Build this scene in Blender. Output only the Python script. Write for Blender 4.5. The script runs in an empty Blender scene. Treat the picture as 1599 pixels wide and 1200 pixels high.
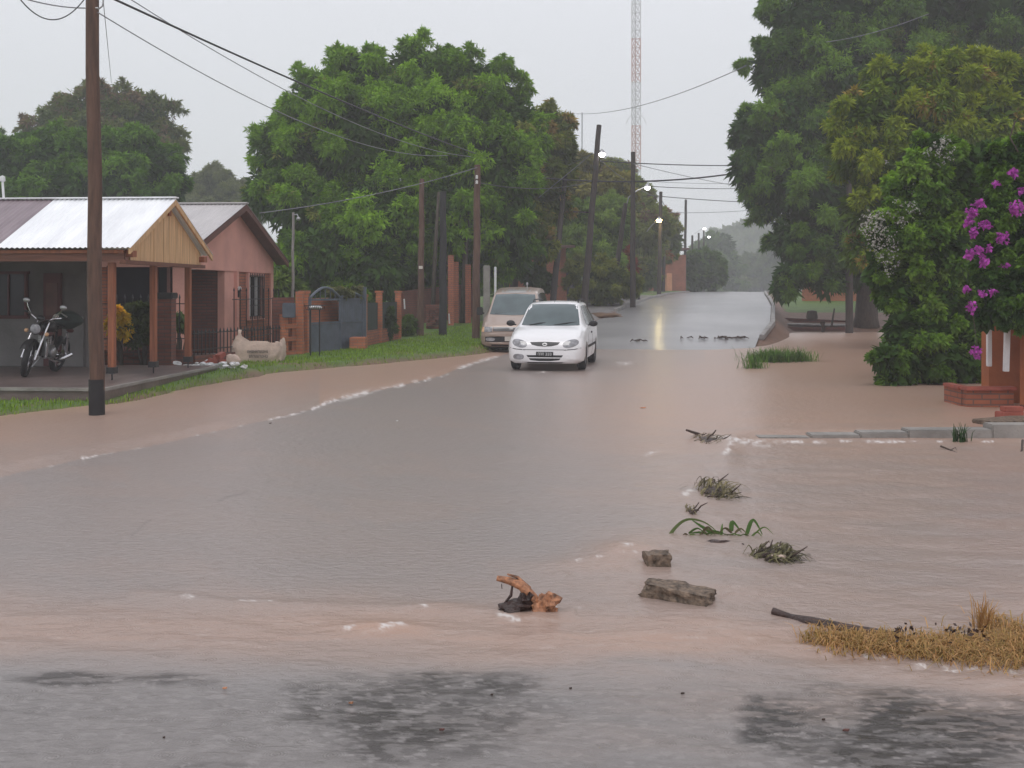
import bpy, bmesh, math, random
import numpy as np
from mathutils import Vector, Matrix, noise as mnoise
from mathutils.bvhtree import BVHTree

# ---------------------------------------------------------------- camera, world, sun, exposure
F = 1700.0; HZ = 455.0; CX = 799.5; CAMZ = 1.65
scene = bpy.context.scene
COL = scene.collection
cam_d = bpy.data.cameras.new("camera"); cam = bpy.data.objects.new("camera", cam_d); COL.objects.link(cam)
cam.location = (0, 0, CAMZ); cam.rotation_euler = (math.radians(90), 0, 0)
cam_d.sensor_width = 36.0; cam_d.lens = 36.0 * F / 1599.0
cam_d.shift_y = -(600 - HZ) / 1599.0
cam_d.clip_start = 0.1; cam_d.clip_end = 3000
scene.camera = cam
scene.view_settings.view_transform = 'Standard'
scene.view_settings.look = 'None'
scene.view_settings.exposure = 0.3
scene.view_settings.gamma = 1.0

SUN_EL, SUN_ROT = math.radians(60), math.radians(200)
world = bpy.data.worlds.new("World"); scene.world = world; world.use_nodes = True
nt = world.node_tree; nt.nodes.clear()
wo = nt.nodes.new('ShaderNodeOutputWorld'); bg = nt.nodes.new('ShaderNodeBackground')
sky = nt.nodes.new('ShaderNodeTexSky'); sky.sky_type = 'NISHITA'; sky.sun_disc = False
sky.sun_elevation = SUN_EL; sky.sun_rotation = SUN_ROT; sky.dust_density = 4
tc = nt.nodes.new('ShaderNodeTexCoord'); sep = nt.nodes.new('ShaderNodeSeparateXYZ')
ramp = nt.nodes.new('ShaderNodeValToRGB'); mix = nt.nodes.new('ShaderNodeMixRGB')
nz = nt.nodes.new('ShaderNodeTexNoise'); nz.inputs['Scale'].default_value = 1.6; nz.inputs['Detail'].default_value = 3
mn = nt.nodes.new('ShaderNodeMixRGB'); mn.blend_type = 'MULTIPLY'; mn.inputs[0].default_value = 0.12
nt.links.new(tc.outputs['Generated'], sep.inputs[0]); nt.links.new(sep.outputs['Z'], ramp.inputs[0])
nt.links.new(tc.outputs['Generated'], nz.inputs['Vector'])
# overcast cloud deck radiance in sky-texture units (background strength 0.1)
ramp.color_ramp.elements[0].position = 0.0; ramp.color_ramp.elements[0].color = (0.69, 0.695, 0.735, 1)
ramp.color_ramp.elements[1].position = 0.35; ramp.color_ramp.elements[1].color = (0.83, 0.84, 0.90, 1)
sc10 = nt.nodes.new('ShaderNodeVectorMath'); sc10.operation = 'SCALE'; sc10.inputs['Scale'].default_value = 10.0
nt.links.new(ramp.outputs[0], mn.inputs[1]); nt.links.new(nz.outputs['Fac'], mn.inputs[2])
nt.links.new(mn.outputs[0], sc10.inputs[0])
nt.links.new(sky.outputs[0], mix.inputs[1]); nt.links.new(sc10.outputs[0], mix.inputs[2]); mix.inputs[0].default_value = 0.96
nt.links.new(mix.outputs[0], bg.inputs['Color']); bg.inputs['Strength'].default_value = 0.1
nt.links.new(bg.outputs[0], wo.inputs['Surface'])

sun_d = bpy.data.lights.new("sun", 'SUN'); sun = bpy.data.objects.new("sun", sun_d); COL.objects.link(sun)
sun_d.energy = 0.7; sun_d.angle = math.radians(25); sun_d.color = (1.0, 0.97, 0.93)
sun.rotation_euler = (math.radians(90) - SUN_EL, 0, math.radians(180) - SUN_ROT)
sun.location = (0, 0, 120)

scene.cycles.volume_bounces = 3
scene.cycles.max_bounces = 6
scene.cycles.use_denoising = True
scene.cycles.volume_step_rate = 4

# ---------------------------------------------------------------- helpers
RND = random.Random(7)
def P(u, v, Y): return Vector(((u - CX) / F * Y, Y, CAMZ + (HZ - v) / F * Y))
def G(u, v, z=0.0):
    Y = F * (CAMZ - z) / (v - HZ); return P(u, v, Y)
def sstep(a, b, x):
    t = np.clip((x - a) / (b - a), 0, 1); return t * t * (3 - 2 * t)

def hash2(ix, iy, seed=0):
    h = (ix.astype(np.int64) * 374761393 + iy.astype(np.int64) * 668265263 + seed * 1442695041) & 0x7fffffff
    h = ((h ^ (h >> 13)) * 1274126177) & 0x7fffffff
    h = h ^ (h >> 16)
    return (h & 0xffffff) / float(0xffffff)
def vnoise(x, y, seed=0):
    x = np.asarray(x, float); y = np.asarray(y, float)
    ix = np.floor(x); iy = np.floor(y); fx = x - ix; fy = y - iy
    fx = fx * fx * fx * (fx * (fx * 6 - 15) + 10); fy = fy * fy * fy * (fy * (fy * 6 - 15) + 10)
    a = hash2(ix, iy, seed); b = hash2(ix + 1, iy, seed); c = hash2(ix, iy + 1, seed); d = hash2(ix + 1, iy + 1, seed)
    return (a * (1 - fx) + b * fx) * (1 - fy) + (c * (1 - fx) + d * fx) * fy
def fbm(x, y, o=4, seed=0):
    s = 0; a = 0.5; t = 0
    for k in range(o):
        s = s + a * vnoise(x, y, seed + k * 17); t += a; a *= 0.5; x = x * 2.03 + 3.1; y = y * 2.03 - 1.7
    return s / t

# ---- materials
def nodes(name):
    m = bpy.data.materials.new(name); m.use_nodes = True
    t = m.node_tree; b = t.nodes['Principled BSDF']; return m, t, b
def N(t, kind, **kw):
    n = t.nodes.new(kind)
    for k, v in kw.items():
        if k in n.inputs: n.inputs[k].default_value = v
        else: setattr(n, k, v)
    return n
def mat(name, col, rough=0.6, var=0.25, scale=6.0, metal=0.0, bump=0.0, bscale=None, spec=0.5, col2=None, coat=0.0, stretch=(1, 1, 1), detail=5, wet=0.0):
    m, t, b = nodes(name)
    tcn = N(t, 'ShaderNodeTexCoord'); mp = N(t, 'ShaderNodeMapping'); mp.inputs['Scale'].default_value = stretch
    t.links.new(tcn.outputs['Object'], mp.inputs[0])
    n = N(t, 'ShaderNodeTexNoise', Scale=scale, Detail=detail, Roughness=0.6); t.links.new(mp.outputs[0], n.inputs['Vector'])
    r = N(t, 'ShaderNodeValToRGB'); c2 = col2 or [c * (1 - var) for c in col]
    r.color_ramp.elements[0].position = 0.32; r.color_ramp.elements[1].position = 0.68
    r.color_ramp.elements[0].color = (*c2, 1); r.color_ramp.elements[1].color = (*[min(1, c * (1 + var * 0.4)) for c in col], 1)
    t.links.new(n.outputs['Fac'], r.inputs[0]); t.links.new(r.outputs[0], b.inputs['Base Color'])
    b.inputs['Roughness'].default_value = rough; b.inputs['Metallic'].default_value = metal
    b.inputs['Specular IOR Level'].default_value = spec
    b.inputs['Coat Weight'].default_value = coat; b.inputs['Coat Roughness'].default_value = 0.08
    if bump:
        n2 = N(t, 'ShaderNodeTexNoise', Scale=bscale or scale * 4, Detail=6); t.links.new(mp.outputs[0], n2.inputs['Vector'])
        bp = N(t, 'ShaderNodeBump', Strength=bump, Distance=0.02); t.links.new(n2.outputs['Fac'], bp.inputs['Height'])
        t.links.new(bp.outputs[0], b.inputs['Normal'])
    return m
def brick_mat(name, c1, c2, mortar, w=0.24, h=0.075, ms=0.012, rough=0.8):
    m, t, b = nodes(name)
    tcn = N(t, 'ShaderNodeTexCoord'); sp = N(t, 'ShaderNodeSeparateXYZ'); t.links.new(tcn.outputs['Object'], sp.inputs[0])
    ad = N(t, 'ShaderNodeMath', operation='ADD'); t.links.new(sp.outputs[0], ad.inputs[0]); t.links.new(sp.outputs[1], ad.inputs[1])
    cb = N(t, 'ShaderNodeCombineXYZ'); t.links.new(ad.outputs[0], cb.inputs[0]); t.links.new(sp.outputs[2], cb.inputs[1])
    br = N(t, 'ShaderNodeTexBrick', Scale=1.0); br.inputs['Brick Width'].default_value = w; br.inputs['Row Height'].default_value = h
    br.inputs['Mortar Size'].default_value = ms; br.inputs['Mortar Smooth'].default_value = 0.3; br.inputs['Bias'].default_value = 0.0
    br.inputs['Color1'].default_value = (*c1, 1); br.inputs['Color2'].default_value = (*c2, 1); br.inputs['Mortar'].default_value = (*mortar, 1)
    t.links.new(cb.outputs[0], br.inputs['Vector'])
    n = N(t, 'ShaderNodeTexNoise', Scale=2.5, Detail=6); t.links.new(tcn.outputs['Object'], n.inputs['Vector'])
    mr = N(t, 'ShaderNodeMapRange'); mr.inputs['To Min'].default_value = 0.55; mr.inputs['To Max'].default_value = 1.3
    t.links.new(n.outputs['Fac'], mr.inputs[0])
    mx = N(t, 'ShaderNodeVectorMath', operation='SCALE'); t.links.new(br.outputs['Color'], mx.inputs[0]); t.links.new(mr.outputs[0], mx.inputs['Scale'])
    t.links.new(mx.outputs[0], b.inputs['Base Color']); b.inputs['Roughness'].default_value = rough
    bp = N(t, 'ShaderNodeBump', Strength=0.5, Distance=0.01); t.links.new(br.outputs['Fac'], bp.inputs['Height']); bp.invert = True
    t.links.new(bp.outputs[0], b.inputs['Normal'])
    return m
def leaf_mat(name):
    m, t, b = nodes(name)
    a = N(t, 'ShaderNodeAttribute'); a.attribute_name = 'tint'
    t.links.new(a.outputs['Color'], b.inputs['Base Color'])
    b.inputs['Roughness'].default_value = 0.6; b.inputs['Specular IOR Level'].default_value = 0.22
    tr = N(t, 'ShaderNodeBsdfTranslucent'); t.links.new(a.outputs['Color'], tr.inputs['Color'])
    ms = N(t, 'ShaderNodeMixShader'); ms.inputs[0].default_value = 0.3
    t.links.new(b.outputs[0], ms.inputs[1]); t.links.new(tr.outputs[0], ms.inputs[2])
    t.links.new(ms.outputs[0], t.nodes['Material Output'].inputs['Surface'])
    return m
def emit_mat(name, col, s):
    m, t, b = nodes(name); b.inputs['Base Color'].default_value = (*col, 1)
    b.inputs['Emission Color'].default_value = (*col, 1); b.inputs['Emission Strength'].default_value = s; return m
def glass_mat(name, col, rough=0.05, spec=.8):
    m, t, b = nodes(name); b.inputs['Roughness'].default_value = rough; b.inputs['Specular IOR Level'].default_value = spec
    n = N(t, 'ShaderNodeTexNoise', Scale=3.0, Detail=3); tcn = N(t, 'ShaderNodeTexCoord'); t.links.new(tcn.outputs['Object'], n.inputs['Vector'])
    r = N(t, 'ShaderNodeValToRGB'); r.color_ramp.elements[0].color = (*[c * 0.6 for c in col], 1); r.color_ramp.elements[1].color = (*[c * 1.4 for c in col], 1)
    t.links.new(n.outputs['Fac'], r.inputs[0]); t.links.new(r.outputs[0], b.inputs['Base Color']); return m

M = {}
M['leaf'] = leaf_mat('leaf')
M['bark'] = mat('bark', (0.075, 0.058, 0.045), 0.9, 0.5, 5, bump=0.8, stretch=(4, 4, 1))
M['pole'] = mat('pole_wood', (0.115, 0.062, 0.042), 0.75, 0.45, 3, bump=0.4, stretch=(6, 6, .8))
M['pole_grey'] = mat('pole_wood_grey', (0.055, 0.043, 0.038), 0.85, 0.4, 3, bump=0.4, stretch=(6, 6, .8))
M['tar'] = mat('tar', (0.012, 0.011, 0.012), 0.6, 0.3, 8)
M['wire'] = mat('wire', (0.03, 0.03, 0.032), 0.5, 0.2, 3)
M['wire_pale'] = mat('wire_pale', (0.25, 0.25, 0.27), 0.4, 0.2, 3, metal=0.3)
M['steel'] = mat('steel', (0.42, 0.42, 0.43), 0.3, 0.2, 8, metal=0.9)
M['chrome'] = mat('chrome', (0.7, 0.7, 0.72), 0.15, 0.1, 8, metal=1.0)
M['black'] = mat('black_paint', (0.015, 0.015, 0.017), 0.4, 0.3, 8)
M['blackmat'] = mat('black_plastic', (0.02, 0.02, 0.022), 0.65, 0.3, 8)
M['rubber'] = mat('rubber', (0.018, 0.018, 0.019), 0.8, 0.3, 20, bump=0.3)
M['brick'] = brick_mat('brick', (0.32, 0.095, 0.05), (0.39, 0.125, 0.062), (0.17, 0.09, 0.07))
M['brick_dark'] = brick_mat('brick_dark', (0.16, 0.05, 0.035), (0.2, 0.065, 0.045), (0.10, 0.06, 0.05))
M['brick_orange'] = brick_mat('brick_orange', (0.42, 0.13, 0.06), (0.5, 0.17, 0.08), (0.3, 0.15, 0.1))
M['pink'] = mat('pink_plaster', (0.66, 0.33, 0.27), 0.8, 0.16, 1.3, bump=0.15, bscale=30, detail=8)
M['orange'] = mat('orange_plaster', (0.38, 0.115, 0.04), 0.7, 0.3, 1.5, bump=0.15, bscale=30, detail=8)
M['orange_light'] = mat('orange_light_plaster', (0.6, 0.28, 0.16), 0.8, 0.2, 1.5)
M['grey_wall'] = mat('grey_render', (0.15, 0.14, 0.135), 0.85, 0.3, 1.6, bump=0.3, bscale=25, detail=8)
M['grey_low'] = mat('grey_render_light', (0.21, 0.205, 0.2), 0.85, 0.2, 2, bump=0.3, bscale=25)
M['concrete'] = mat('concrete', (0.27, 0.25, 0.23), 0.7, 0.35, 2.2, bump=0.4, bscale=30, detail=8)
M['concrete_wet'] = mat('wet_concrete', (0.17, 0.125, 0.115), 0.35, 0.4, 2.2, bump=0.4, bscale=20, detail=8)
M['wood'] = mat('orange_wood', (0.29, 0.095, 0.042), 0.55, 0.4, 2.5, stretch=(9, 9, .7), bump=0.2)
M['wood_beam'] = mat('brown_wood', (0.16, 0.06, 0.035), 0.6, 0.4, 2.5, stretch=(.7, 9, 9), bump=0.2)
M['wood_pale'] = mat('pale_wood', (0.62, 0.39, 0.20), 0.55, 0.35, 2.2, stretch=(9, 9, .6), bump=0.2)
M['zinc'] = mat('white_zinc', (0.93, 0.94, 0.97), 0.4, 0.14, 1.2, stretch=(3, .5, 1), metal=0.0)
M['zinc_old'] = mat('old_zinc', (0.27, 0.215, 0.235), 0.5, 0.25, 1.5, stretch=(3, .5, 1))
M['zinc_grey'] = mat('grey_zinc', (0.5, 0.47, 0.47), 0.45, 0.14, 1.5, stretch=(3, .5, 1))
M['redwood'] = mat('dark_red_paint', (0.10, 0.022, 0.022), 0.6, 0.3, 4)
M['brownpaint'] = mat('brown_paint', (0.13, 0.05, 0.04), 0.6, 0.3, 4)
M['darkglass'] = glass_mat('dark_glass', (0.015, 0.015, 0.02), .12, .3)
M['carglass'] = glass_mat('car_glass', (0.07, 0.10, 0.105), 0.08)
M['vanglass'] = glass_mat('van_glass', (0.08, 0.11, 0.115), 0.1)
M['carwhite'] = mat('white_car_paint', (0.86, 0.85, 0.86), 0.3, 0.03, 2, coat=0.6)
M['vanbeige'] = mat('champagne_car_paint', (0.40, 0.305, 0.255), 0.35, 0.08, 2, coat=0.5, metal=0.2)
M['vansilver'] = mat('silver_car_paint', (0.42, 0.42, 0.42), 0.35, 0.1, 2, coat=0.4, metal=0.3)
M['lamp_lens'] = mat('headlight_lens', (0.33, 0.33, 0.35), 0.12, 0.5, 14, coat=0.8)
M['amber'] = mat('amber_lens', (0.75, 0.45, 0.25), 0.2, 0.2, 14)
M['plate'] = mat('pale_plate', (0.6, 0.55, 0.5), 0.5, 0.1, 10)
M['whitepaint'] = mat('white_paint', (0.72, 0.72, 0.72), 0.5, 0.12, 6)
M['gate'] = mat('blue_grey_paint', (0.095, 0.115, 0.145), 0.5, 0.3, 4)
M['bag'] = mat('woven_bag', (0.60, 0.46, 0.38), 0.8, 0.22, 5, bump=0.5, bscale=40)
M['bagink'] = mat('bag_ink', (0.06, 0.06, 0.06), 0.8, 0.2, 5)
M['bougain'] = leaf_mat('petals')
M['rock'] = mat('wet_broken_kerb', (0.20, 0.145, 0.105), 0.6, 0.8, 26, bump=1.0, bscale=30, detail=10, spec=.3)
M['rawwood'] = mat('split_wood', (0.45, 0.20, 0.10), 0.6, 0.85, 30, bump=0.8, bscale=30)
M['bark_wet'] = mat('wet_bark', (0.05, 0.025, 0.02), 0.45, 0.5, 12, bump=0.8, bscale=30)
M['twig'] = mat('twig', (0.07, 0.045, 0.035), 0.7, 0.4, 12)
M['green_mesh'] = mat('dark_mesh', (0.03, 0.045, 0.04), 0.8, 0.3, 8)
M['kerb'] = mat('kerb_concrete', (0.33, 0.31, 0.30), 0.6, 0.4, 3, bump=0.4, bscale=30)
M['towerred'] = mat('tower_red_paint', (0.5, 0.27, 0.25), 0.6, 0.1, 1)
M['towerwhite'] = mat('tower_white_paint', (0.6, 0.58, 0.6), 0.6, 0.1, 1)
M['lampglow'] = emit_mat('lamp_glow', (1.0, 0.97, 0.95), 14.0)
M['lampwarm'] = emit_mat('lamp_glow_warm', (1.0, 0.78, 0.30), 80.0)
M['red_ceramic'] = mat('red_brick_clay', (0.35, 0.09, 0.06), 0.6, 0.3, 6)

# ---- mesh building
ORG = {}
def tag(o, label=None, cat=None, group=None, kind=None):
    if label: o['label'] = label
    if cat: o['category'] = cat
    if group: o['group'] = group
    if kind: o['kind'] = kind
    return o
def thing(name, label, cat, loc=(0, 0, 0), rz=0.0, group=None, local=False):
    o = bpy.data.objects.new(name, None); COL.objects.link(o)
    o.location = loc; o.rotation_euler = (0, 0, rz); o.empty_display_size = 0.2
    ORG[o.name] = Vector((0, 0, 0)) if (local or rz) else Vector(loc)
    return tag(o, label, cat, group)
def link_mesh(name, me, m, parent=None, origin=None):
    o = bpy.data.objects.new(name, me); COL.objects.link(o)
    if m is not None: me.materials.append(m)
    if parent is not None:
        o.parent = parent; ORG[o.name] = ORG[parent.name]
    elif origin is not None: o.location = origin
    return o
class MB:
    def __init__(s): s.v = []; s.f = []
    def add(s, vs, fs):
        b = len(s.v); s.v += [Vector(p) for p in vs]; s.f += [tuple(i + b for i in f) for f in fs]; return s
    def box(s, c, d, rot=None, bev=0.0):
        c = Vector(c); h = [x / 2 for x in d]
        vs = [Vector((sx * h[0], sy * h[1], sz * h[2])) for sz in (-1, 1) for sy in (-1, 1) for sx in (-1, 1)]
        if rot is not None: vs = [rot @ p for p in vs]
        return s.add([c + p for p in vs], [(0, 2, 3, 1), (4, 5, 7, 6), (0, 1, 5, 4), (2, 6, 7, 3), (0, 4, 6, 2), (1, 3, 7, 5)])
    def beam(s, a, b, w, h=None):
        a = Vector(a); b = Vector(b); h = h or w; d = (b - a); L = d.length; d.normalize()
        up = Vector((0, 0, 1)) if abs(d.z) < 0.98 else Vector((0, 1, 0))
        x = d.cross(up).normalized(); z = x.cross(d)
        vs = []
        for p in (a, b):
            for sx, sz in ((-1, -1), (1, -1), (1, 1), (-1, 1)): vs.append(p + x * sx * w / 2 + z * sz * h / 2)
        return s.add(vs, [(3, 2, 1, 0), (4, 5, 6, 7), (0, 1, 5, 4), (1, 2, 6, 5), (2, 3, 7, 6), (3, 0, 4, 7)])
    def tube(s, pts, r, n=8, cap=True):
        pts = [Vector(p) for p in pts]; rs = r if isinstance(r, (list, tuple)) else [r] * len(pts)
        base = len(s.v); prev = None
        for i, p in enumerate(pts):
            d = (pts[min(i + 1, len(pts) - 1)] - pts[max(i - 1, 0)])
            if d.length < 1e-9: d = Vector((0, 0, 1))
            d.normalize()
            if prev is None:
                up = Vector((0, 0, 1)) if abs(d.z) < 0.9 else Vector((1, 0, 0)); x = d.cross(up).normalized()
            else: x = (prev - d * prev.dot(d)).normalized()
            prev = x; y = d.cross(x)
            for k in range(n):
                a = 2 * math.pi * k / n; s.v.append(p + (x * math.cos(a) + y * math.sin(a)) * rs[i])
        for i in range(len(pts) - 1):
            for k in range(n):
                a = base + i * n + k; b = base + i * n + (k + 1) % n
                s.f.append((a, b, b + n, a + n))
        if cap:
            s.f.append(tuple(base + k for k in reversed(range(n)))); s.f.append(tuple(base + (len(pts) - 1) * n + k for k in range(n)))
        return s
    def lathe(s, c, axis, prof, n=24):
        c = Vector(c); ax = Vector(axis).normalized(); up = Vector((0, 0, 1)) if abs(ax.z) < .9 else Vector((1, 0, 0))
        x = ax.cross(up).normalized(); y = ax.cross(x); base = len(s.v); m = len(prof)
        for k in range(n):
            a = 2 * math.pi * k / n; e = x * math.cos(a) + y * math.sin(a)
            for (t, r) in prof: s.v.append(c + ax * t + e * r)
        for k in range(n):
            for j in range(m - 1):
                a = base + k * m + j; b = base + ((k + 1) % n) * m + j; s.f.append((a, a + 1, b + 1, b))
        return s
    def ell(s, c, r, n=10, m=7, nz=0.0, seed=0):
        c = Vector(c); base = len(s.v)
        r = (r, r, r) if isinstance(r, (int, float)) else r
        vs = []
        for j in range(m + 1):
            th = math.pi * j / m
            for k in range(n):
                a = 2 * math.pi * k / n
                d = Vector((math.sin(th) * math.cos(a), math.sin(th) * math.sin(a), math.cos(th)))
                q = 1 + (nz * mnoise.noise(d * 1.7 + Vector((seed * 3.1, 0, 0))) if nz else 0)
                vs.append(c + Vector((d.x * r[0], d.y * r[1], d.z * r[2])) * q)
        fs = []
        for j in range(m):
            for k in range(n):
                a = j * n + k; b = j * n + (k + 1) % n; fs.append((a, a + n, b + n, b))
        return s.add(vs, fs)
    def prism(s, poly, d):   # poly: 3D points, d: extrusion vector
        n = len(poly); d = Vector(d); p = [Vector(q) for q in poly]
        return s.add(p + [q + d for q in p], [tuple(range(n))[::-1], tuple(range(n, 2 * n))] + [(i, (i + 1) % n, (i + 1) % n + n, i + n) for i in range(n)])
    def build(s, name, m, parent=None, smooth=False, angle=40, origin=None, bevel=0.0, subd=0):
        me = bpy.data.meshes.new(name)
        if parent is not None: o0 = ORG[parent.name]
        else:
            if origin is None:
                xs = [p.x for p in s.v]; ys = [p.y for p in s.v]; zs = [p.z for p in s.v]
                origin = Vector(((min(xs) + max(xs)) / 2, (min(ys) + max(ys)) / 2, min(zs)))
            o0 = Vector(origin)
        me.from_pydata([tuple(p - o0) for p in s.v], [], s.f); me.validate(); me.update()
        bm = bmesh.new(); bm.from_mesh(me); bmesh.ops.remove_doubles(bm, verts=bm.verts, dist=1e-5)
        bmesh.ops.recalc_face_normals(bm, faces=bm.faces)
        if bevel:
            es = [e for e in bm.edges if len(e.link_faces) == 2 and e.calc_face_angle(0) > 0.6]
            bmesh.ops.bevel(bm, geom=es, offset=bevel, segments=2, affect='EDGES', clamp_overlap=True)
        bm.to_mesh(me); bm.free()
        if smooth:
            me.shade_smooth()
            if angle < 180: me.set_sharp_from_angle(angle=math.radians(angle))
        o = link_mesh(name, me, m, parent, origin if parent is None else None)
        if subd:
            md = o.modifiers.new('s', 'SUBSURF'); md.levels = subd; md.render_levels = subd
        return o

def np_mesh(name, verts, quads, smooth=False):
    me = bpy.data.meshes.new(name); nv = len(verts); nf = len(quads)
    me.vertices.add(nv); me.vertices.foreach_set('co', np.asarray(verts, np.float32).ravel())
    me.loops.add(nf * 4); me.loops.foreach_set('vertex_index', np.asarray(quads, np.int32).ravel())
    me.polygons.add(nf); me.polygons.foreach_set('loop_start', np.arange(0, nf * 4, 4, dtype=np.int32))
    me.update(calc_edges=True)
    if smooth: me.shade_smooth()
    return me
def set_color(me, name, cols):
    at = me.color_attributes.new(name, 'FLOAT_COLOR', 'POINT')
    c = np.ones((len(me.vertices), 4), np.float32); c[:, :3] = cols; at.data.foreach_set('color', c.ravel())

# ---------------------------------------------------------------- terrain
YK = [-30, 30.5, 34, 38.8, 44, 50, 60, 72.5, 95, 130, 200, 400, 900]
HK = [-.06, -.05, .17, .46, .72, .95, 1.22, 1.42, 1.57, 1.35, .2, -2.5, -5]
def H(y): return np.interp(y, YK, HK)
XLY = [-30, 3, 9.67, 14.8, 24.8, 29, 34, 38.8, 50, 72.5, 95, 150, 300]
XLX = [-16, -6.6, -4.55, -2.95, -.87, .0, 1.2, 2.8, 5.4, 10.4, 15.5, 30, 70]
XRY = [-30, 3, 6, 9.5, 13, 25, 31, 34, 38.8, 50, 72.5, 95, 150, 300]
XRX = [-3, .6, .95, 1.7, 2.6, 5.6, 6.9, 7.7, 9.2, 11.9, 16.8, 22, 37, 77]
def XL(y): return np.interp(y, XLY, XLX)
def XR(y): return np.interp(y, XRY, XRX)
XGY = [-30, 0, 14.2, 15.7, 19.1, 21.3, 23.7, 27.5, 31, 34, 38.8, 50, 72.5, 95, 150, 300]
XGX = [-14, -9, -6.35, -5.45, -4.95, -4.55, -3.1, -.95, .35, 1.0, 2.6, 5.2, 10.2, 15.2, 29.8, 69.5]
def XG(y): return np.interp(y, XGY, XGX)
def HL(y): return np.interp(y, [-30, 15.7, 20.5, 24, 33, 38.8, 44, 50, 60, 72.5, 95, 130, 200, 400, 900], [.07, .07, .17, .13, .2, .5, .78, 1.02, 1.32, 1.55, 1.7, 1.5, .3, -2.5, -5])
def HR(y): return np.interp(y, [-30, 42, 44.5, 50, 60, 72.5, 95, 130, 200, 400, 900], [-.12, -.12, .12, .8, 1.22, 1.45, 1.6, 1.4, .3, -2.5, -5])
def ground_z(x, y):
    x = np.asarray(x, float); y = np.asarray(y, float)
    h = H(y) - 0.04
    wig = 0.35 * (fbm(x * 1.3, y * 1.3, 3, 5) - .5)
    xg = np.where(y < 32, XG(y) + wig, XG(y))
    zl = -.06 + (HL(y) + .06) * sstep(0, .55, xg - x)
    zl = np.where(y > 32, h + (HL(y) - h) * sstep(0, .3, XL(y) - x), zl)
    zr = h + (HR(y) - h) * sstep(0, 1.0, x - XR(y))
    z = np.where(x < XL(y), zl, np.where(x > XR(y), zr, h))
    return z + 0.02 * (fbm(x * .8, y * .8, 3, 9) - .5) * ((x < XL(y) - .3) | (x > XR(y) + 1))
def gz(x, y): return float(ground_z(np.array([x]), np.array([y]))[0])

def grid(xs, ys, zf):
    X, Y = np.meshgrid(xs, ys); Z = zf(X, Y); v = np.stack([X.ravel(), Y.ravel(), Z.ravel()], 1)
    ny, nx = X.shape; i = np.arange(ny - 1)[:, None] * nx + np.arange(nx - 1)[None, :]
    q = np.stack([i, i + 1, i + nx + 1, i + nx], -1).reshape(-1, 4); return v, q
xs = np.concatenate([-np.geomspace(250, 22, 20), np.arange(-21, 23, .22), np.geomspace(23, 250, 22)])
ys = np.concatenate([np.arange(-12, 12, 1.0), np.arange(12, 56, .3), np.geomspace(56, 410, 60)])
v, q = grid(xs, ys, ground_z)
me = np_mesh('ground', v, q, True)
# soil / turf mixture as a vertex attribute: turf on the left verge, mud elsewhere
turf = sstep(.2, .5, np.where(v[:, 1] < 33, XG(v[:, 1]) - v[:, 0], 1.0)) * (v[:, 0] < XL(v[:, 1]) - .25)
turf *= np.clip(sstep(-.25, .1, fbm(v[:, 0] * 1.1, v[:, 1] * 1.1, 3, 3) - .42 + .1), 0, 1)
turf = np.maximum(turf, ((v[:, 0] > XR(v[:, 1]) + .6) & (v[:, 1] > 49)).astype(float))
pave = ((v[:, 0] < XL(v[:, 1]) - .1) & (v[:, 0] > XL(v[:, 1]) - 4.2) & (v[:, 1] > 39.5) & (v[:, 1] < 66)).astype(float)
turf *= 1 - pave
green = np.array([.085, .155, .022]); soil = np.array([.17, .095, .065])
set_color(me, 'tint', (soil[None] * (1 - turf[:, None]) + green[None] * turf[:, None]) * (1 - pave[:, None]) + np.array([[.2, .185, .18]]) * pave[:, None])
gm, t, b = nodes('ground_soil')
a = N(t, 'ShaderNodeAttribute'); a.attribute_name = 'tint'
tcn = N(t, 'ShaderNodeTexCoord'); n1 = N(t, 'ShaderNodeTexNoise', Scale=2.5, Detail=8); t.links.new(tcn.outputs['Object'], n1.inputs['Vector'])
mr = N(t, 'ShaderNodeMapRange'); mr.inputs['To Min'].default_value = .5; mr.inputs['To Max'].default_value = 1.5; t.links.new(n1.outputs['Fac'], mr.inputs[0])
vm = N(t, 'ShaderNodeVectorMath', operation='SCALE'); t.links.new(a.outputs['Color'], vm.inputs[0]); t.links.new(mr.outputs[0], vm.inputs['Scale'])
t.links.new(vm.outputs[0], b.inputs['Base Color']); b.inputs['Roughness'].default_value = .7
n2 = N(t, 'ShaderNodeTexNoise', Scale=30, Detail=5); t.links.new(tcn.outputs['Object'], n2.inputs['Vector'])
bp = N(t, 'ShaderNodeBump', Strength=.7, Distance=.03); t.links.new(n2.outputs['Fac'], bp.inputs['Height']); t.links.new(bp.outputs[0], b.inputs['Normal'])
o = link_mesh('ground', me, gm); tag(o, kind='structure')

# road ribbon (emerges from the flood on the rise)
ry = np.concatenate([np.arange(24, 60, .35), np.geomspace(60, 300, 60)]); rt = np.linspace(0, 1, 29)
RX = XL(ry)[:, None] * (1 - rt)[None] + XR(ry)[:, None] * rt[None]; RY = np.repeat(ry[:, None], len(rt), 1)
RZ = H(RY) + .03 * (1 - (2 * rt[None] - 1) ** 2) + .006 * (fbm(RX * .9, RY * .5, 3, 21) - .5) + .07 * (fbm(RX * .35, RY * .3, 3, 23) - .5)
v = np.stack([RX.ravel(), RY.ravel(), RZ.ravel()], 1); nx = len(rt); i = np.arange(len(ry) - 1)[:, None] * nx + np.arange(nx - 1)[None]
q = np.stack([i, i + 1, i + nx + 1, i + nx], -1).reshape(-1, 4)
me = np_mesh('road', v, q, True)
rm, t, b = nodes('wet_asphalt')
tcn = N(t, 'ShaderNodeTexCoord')
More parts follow.
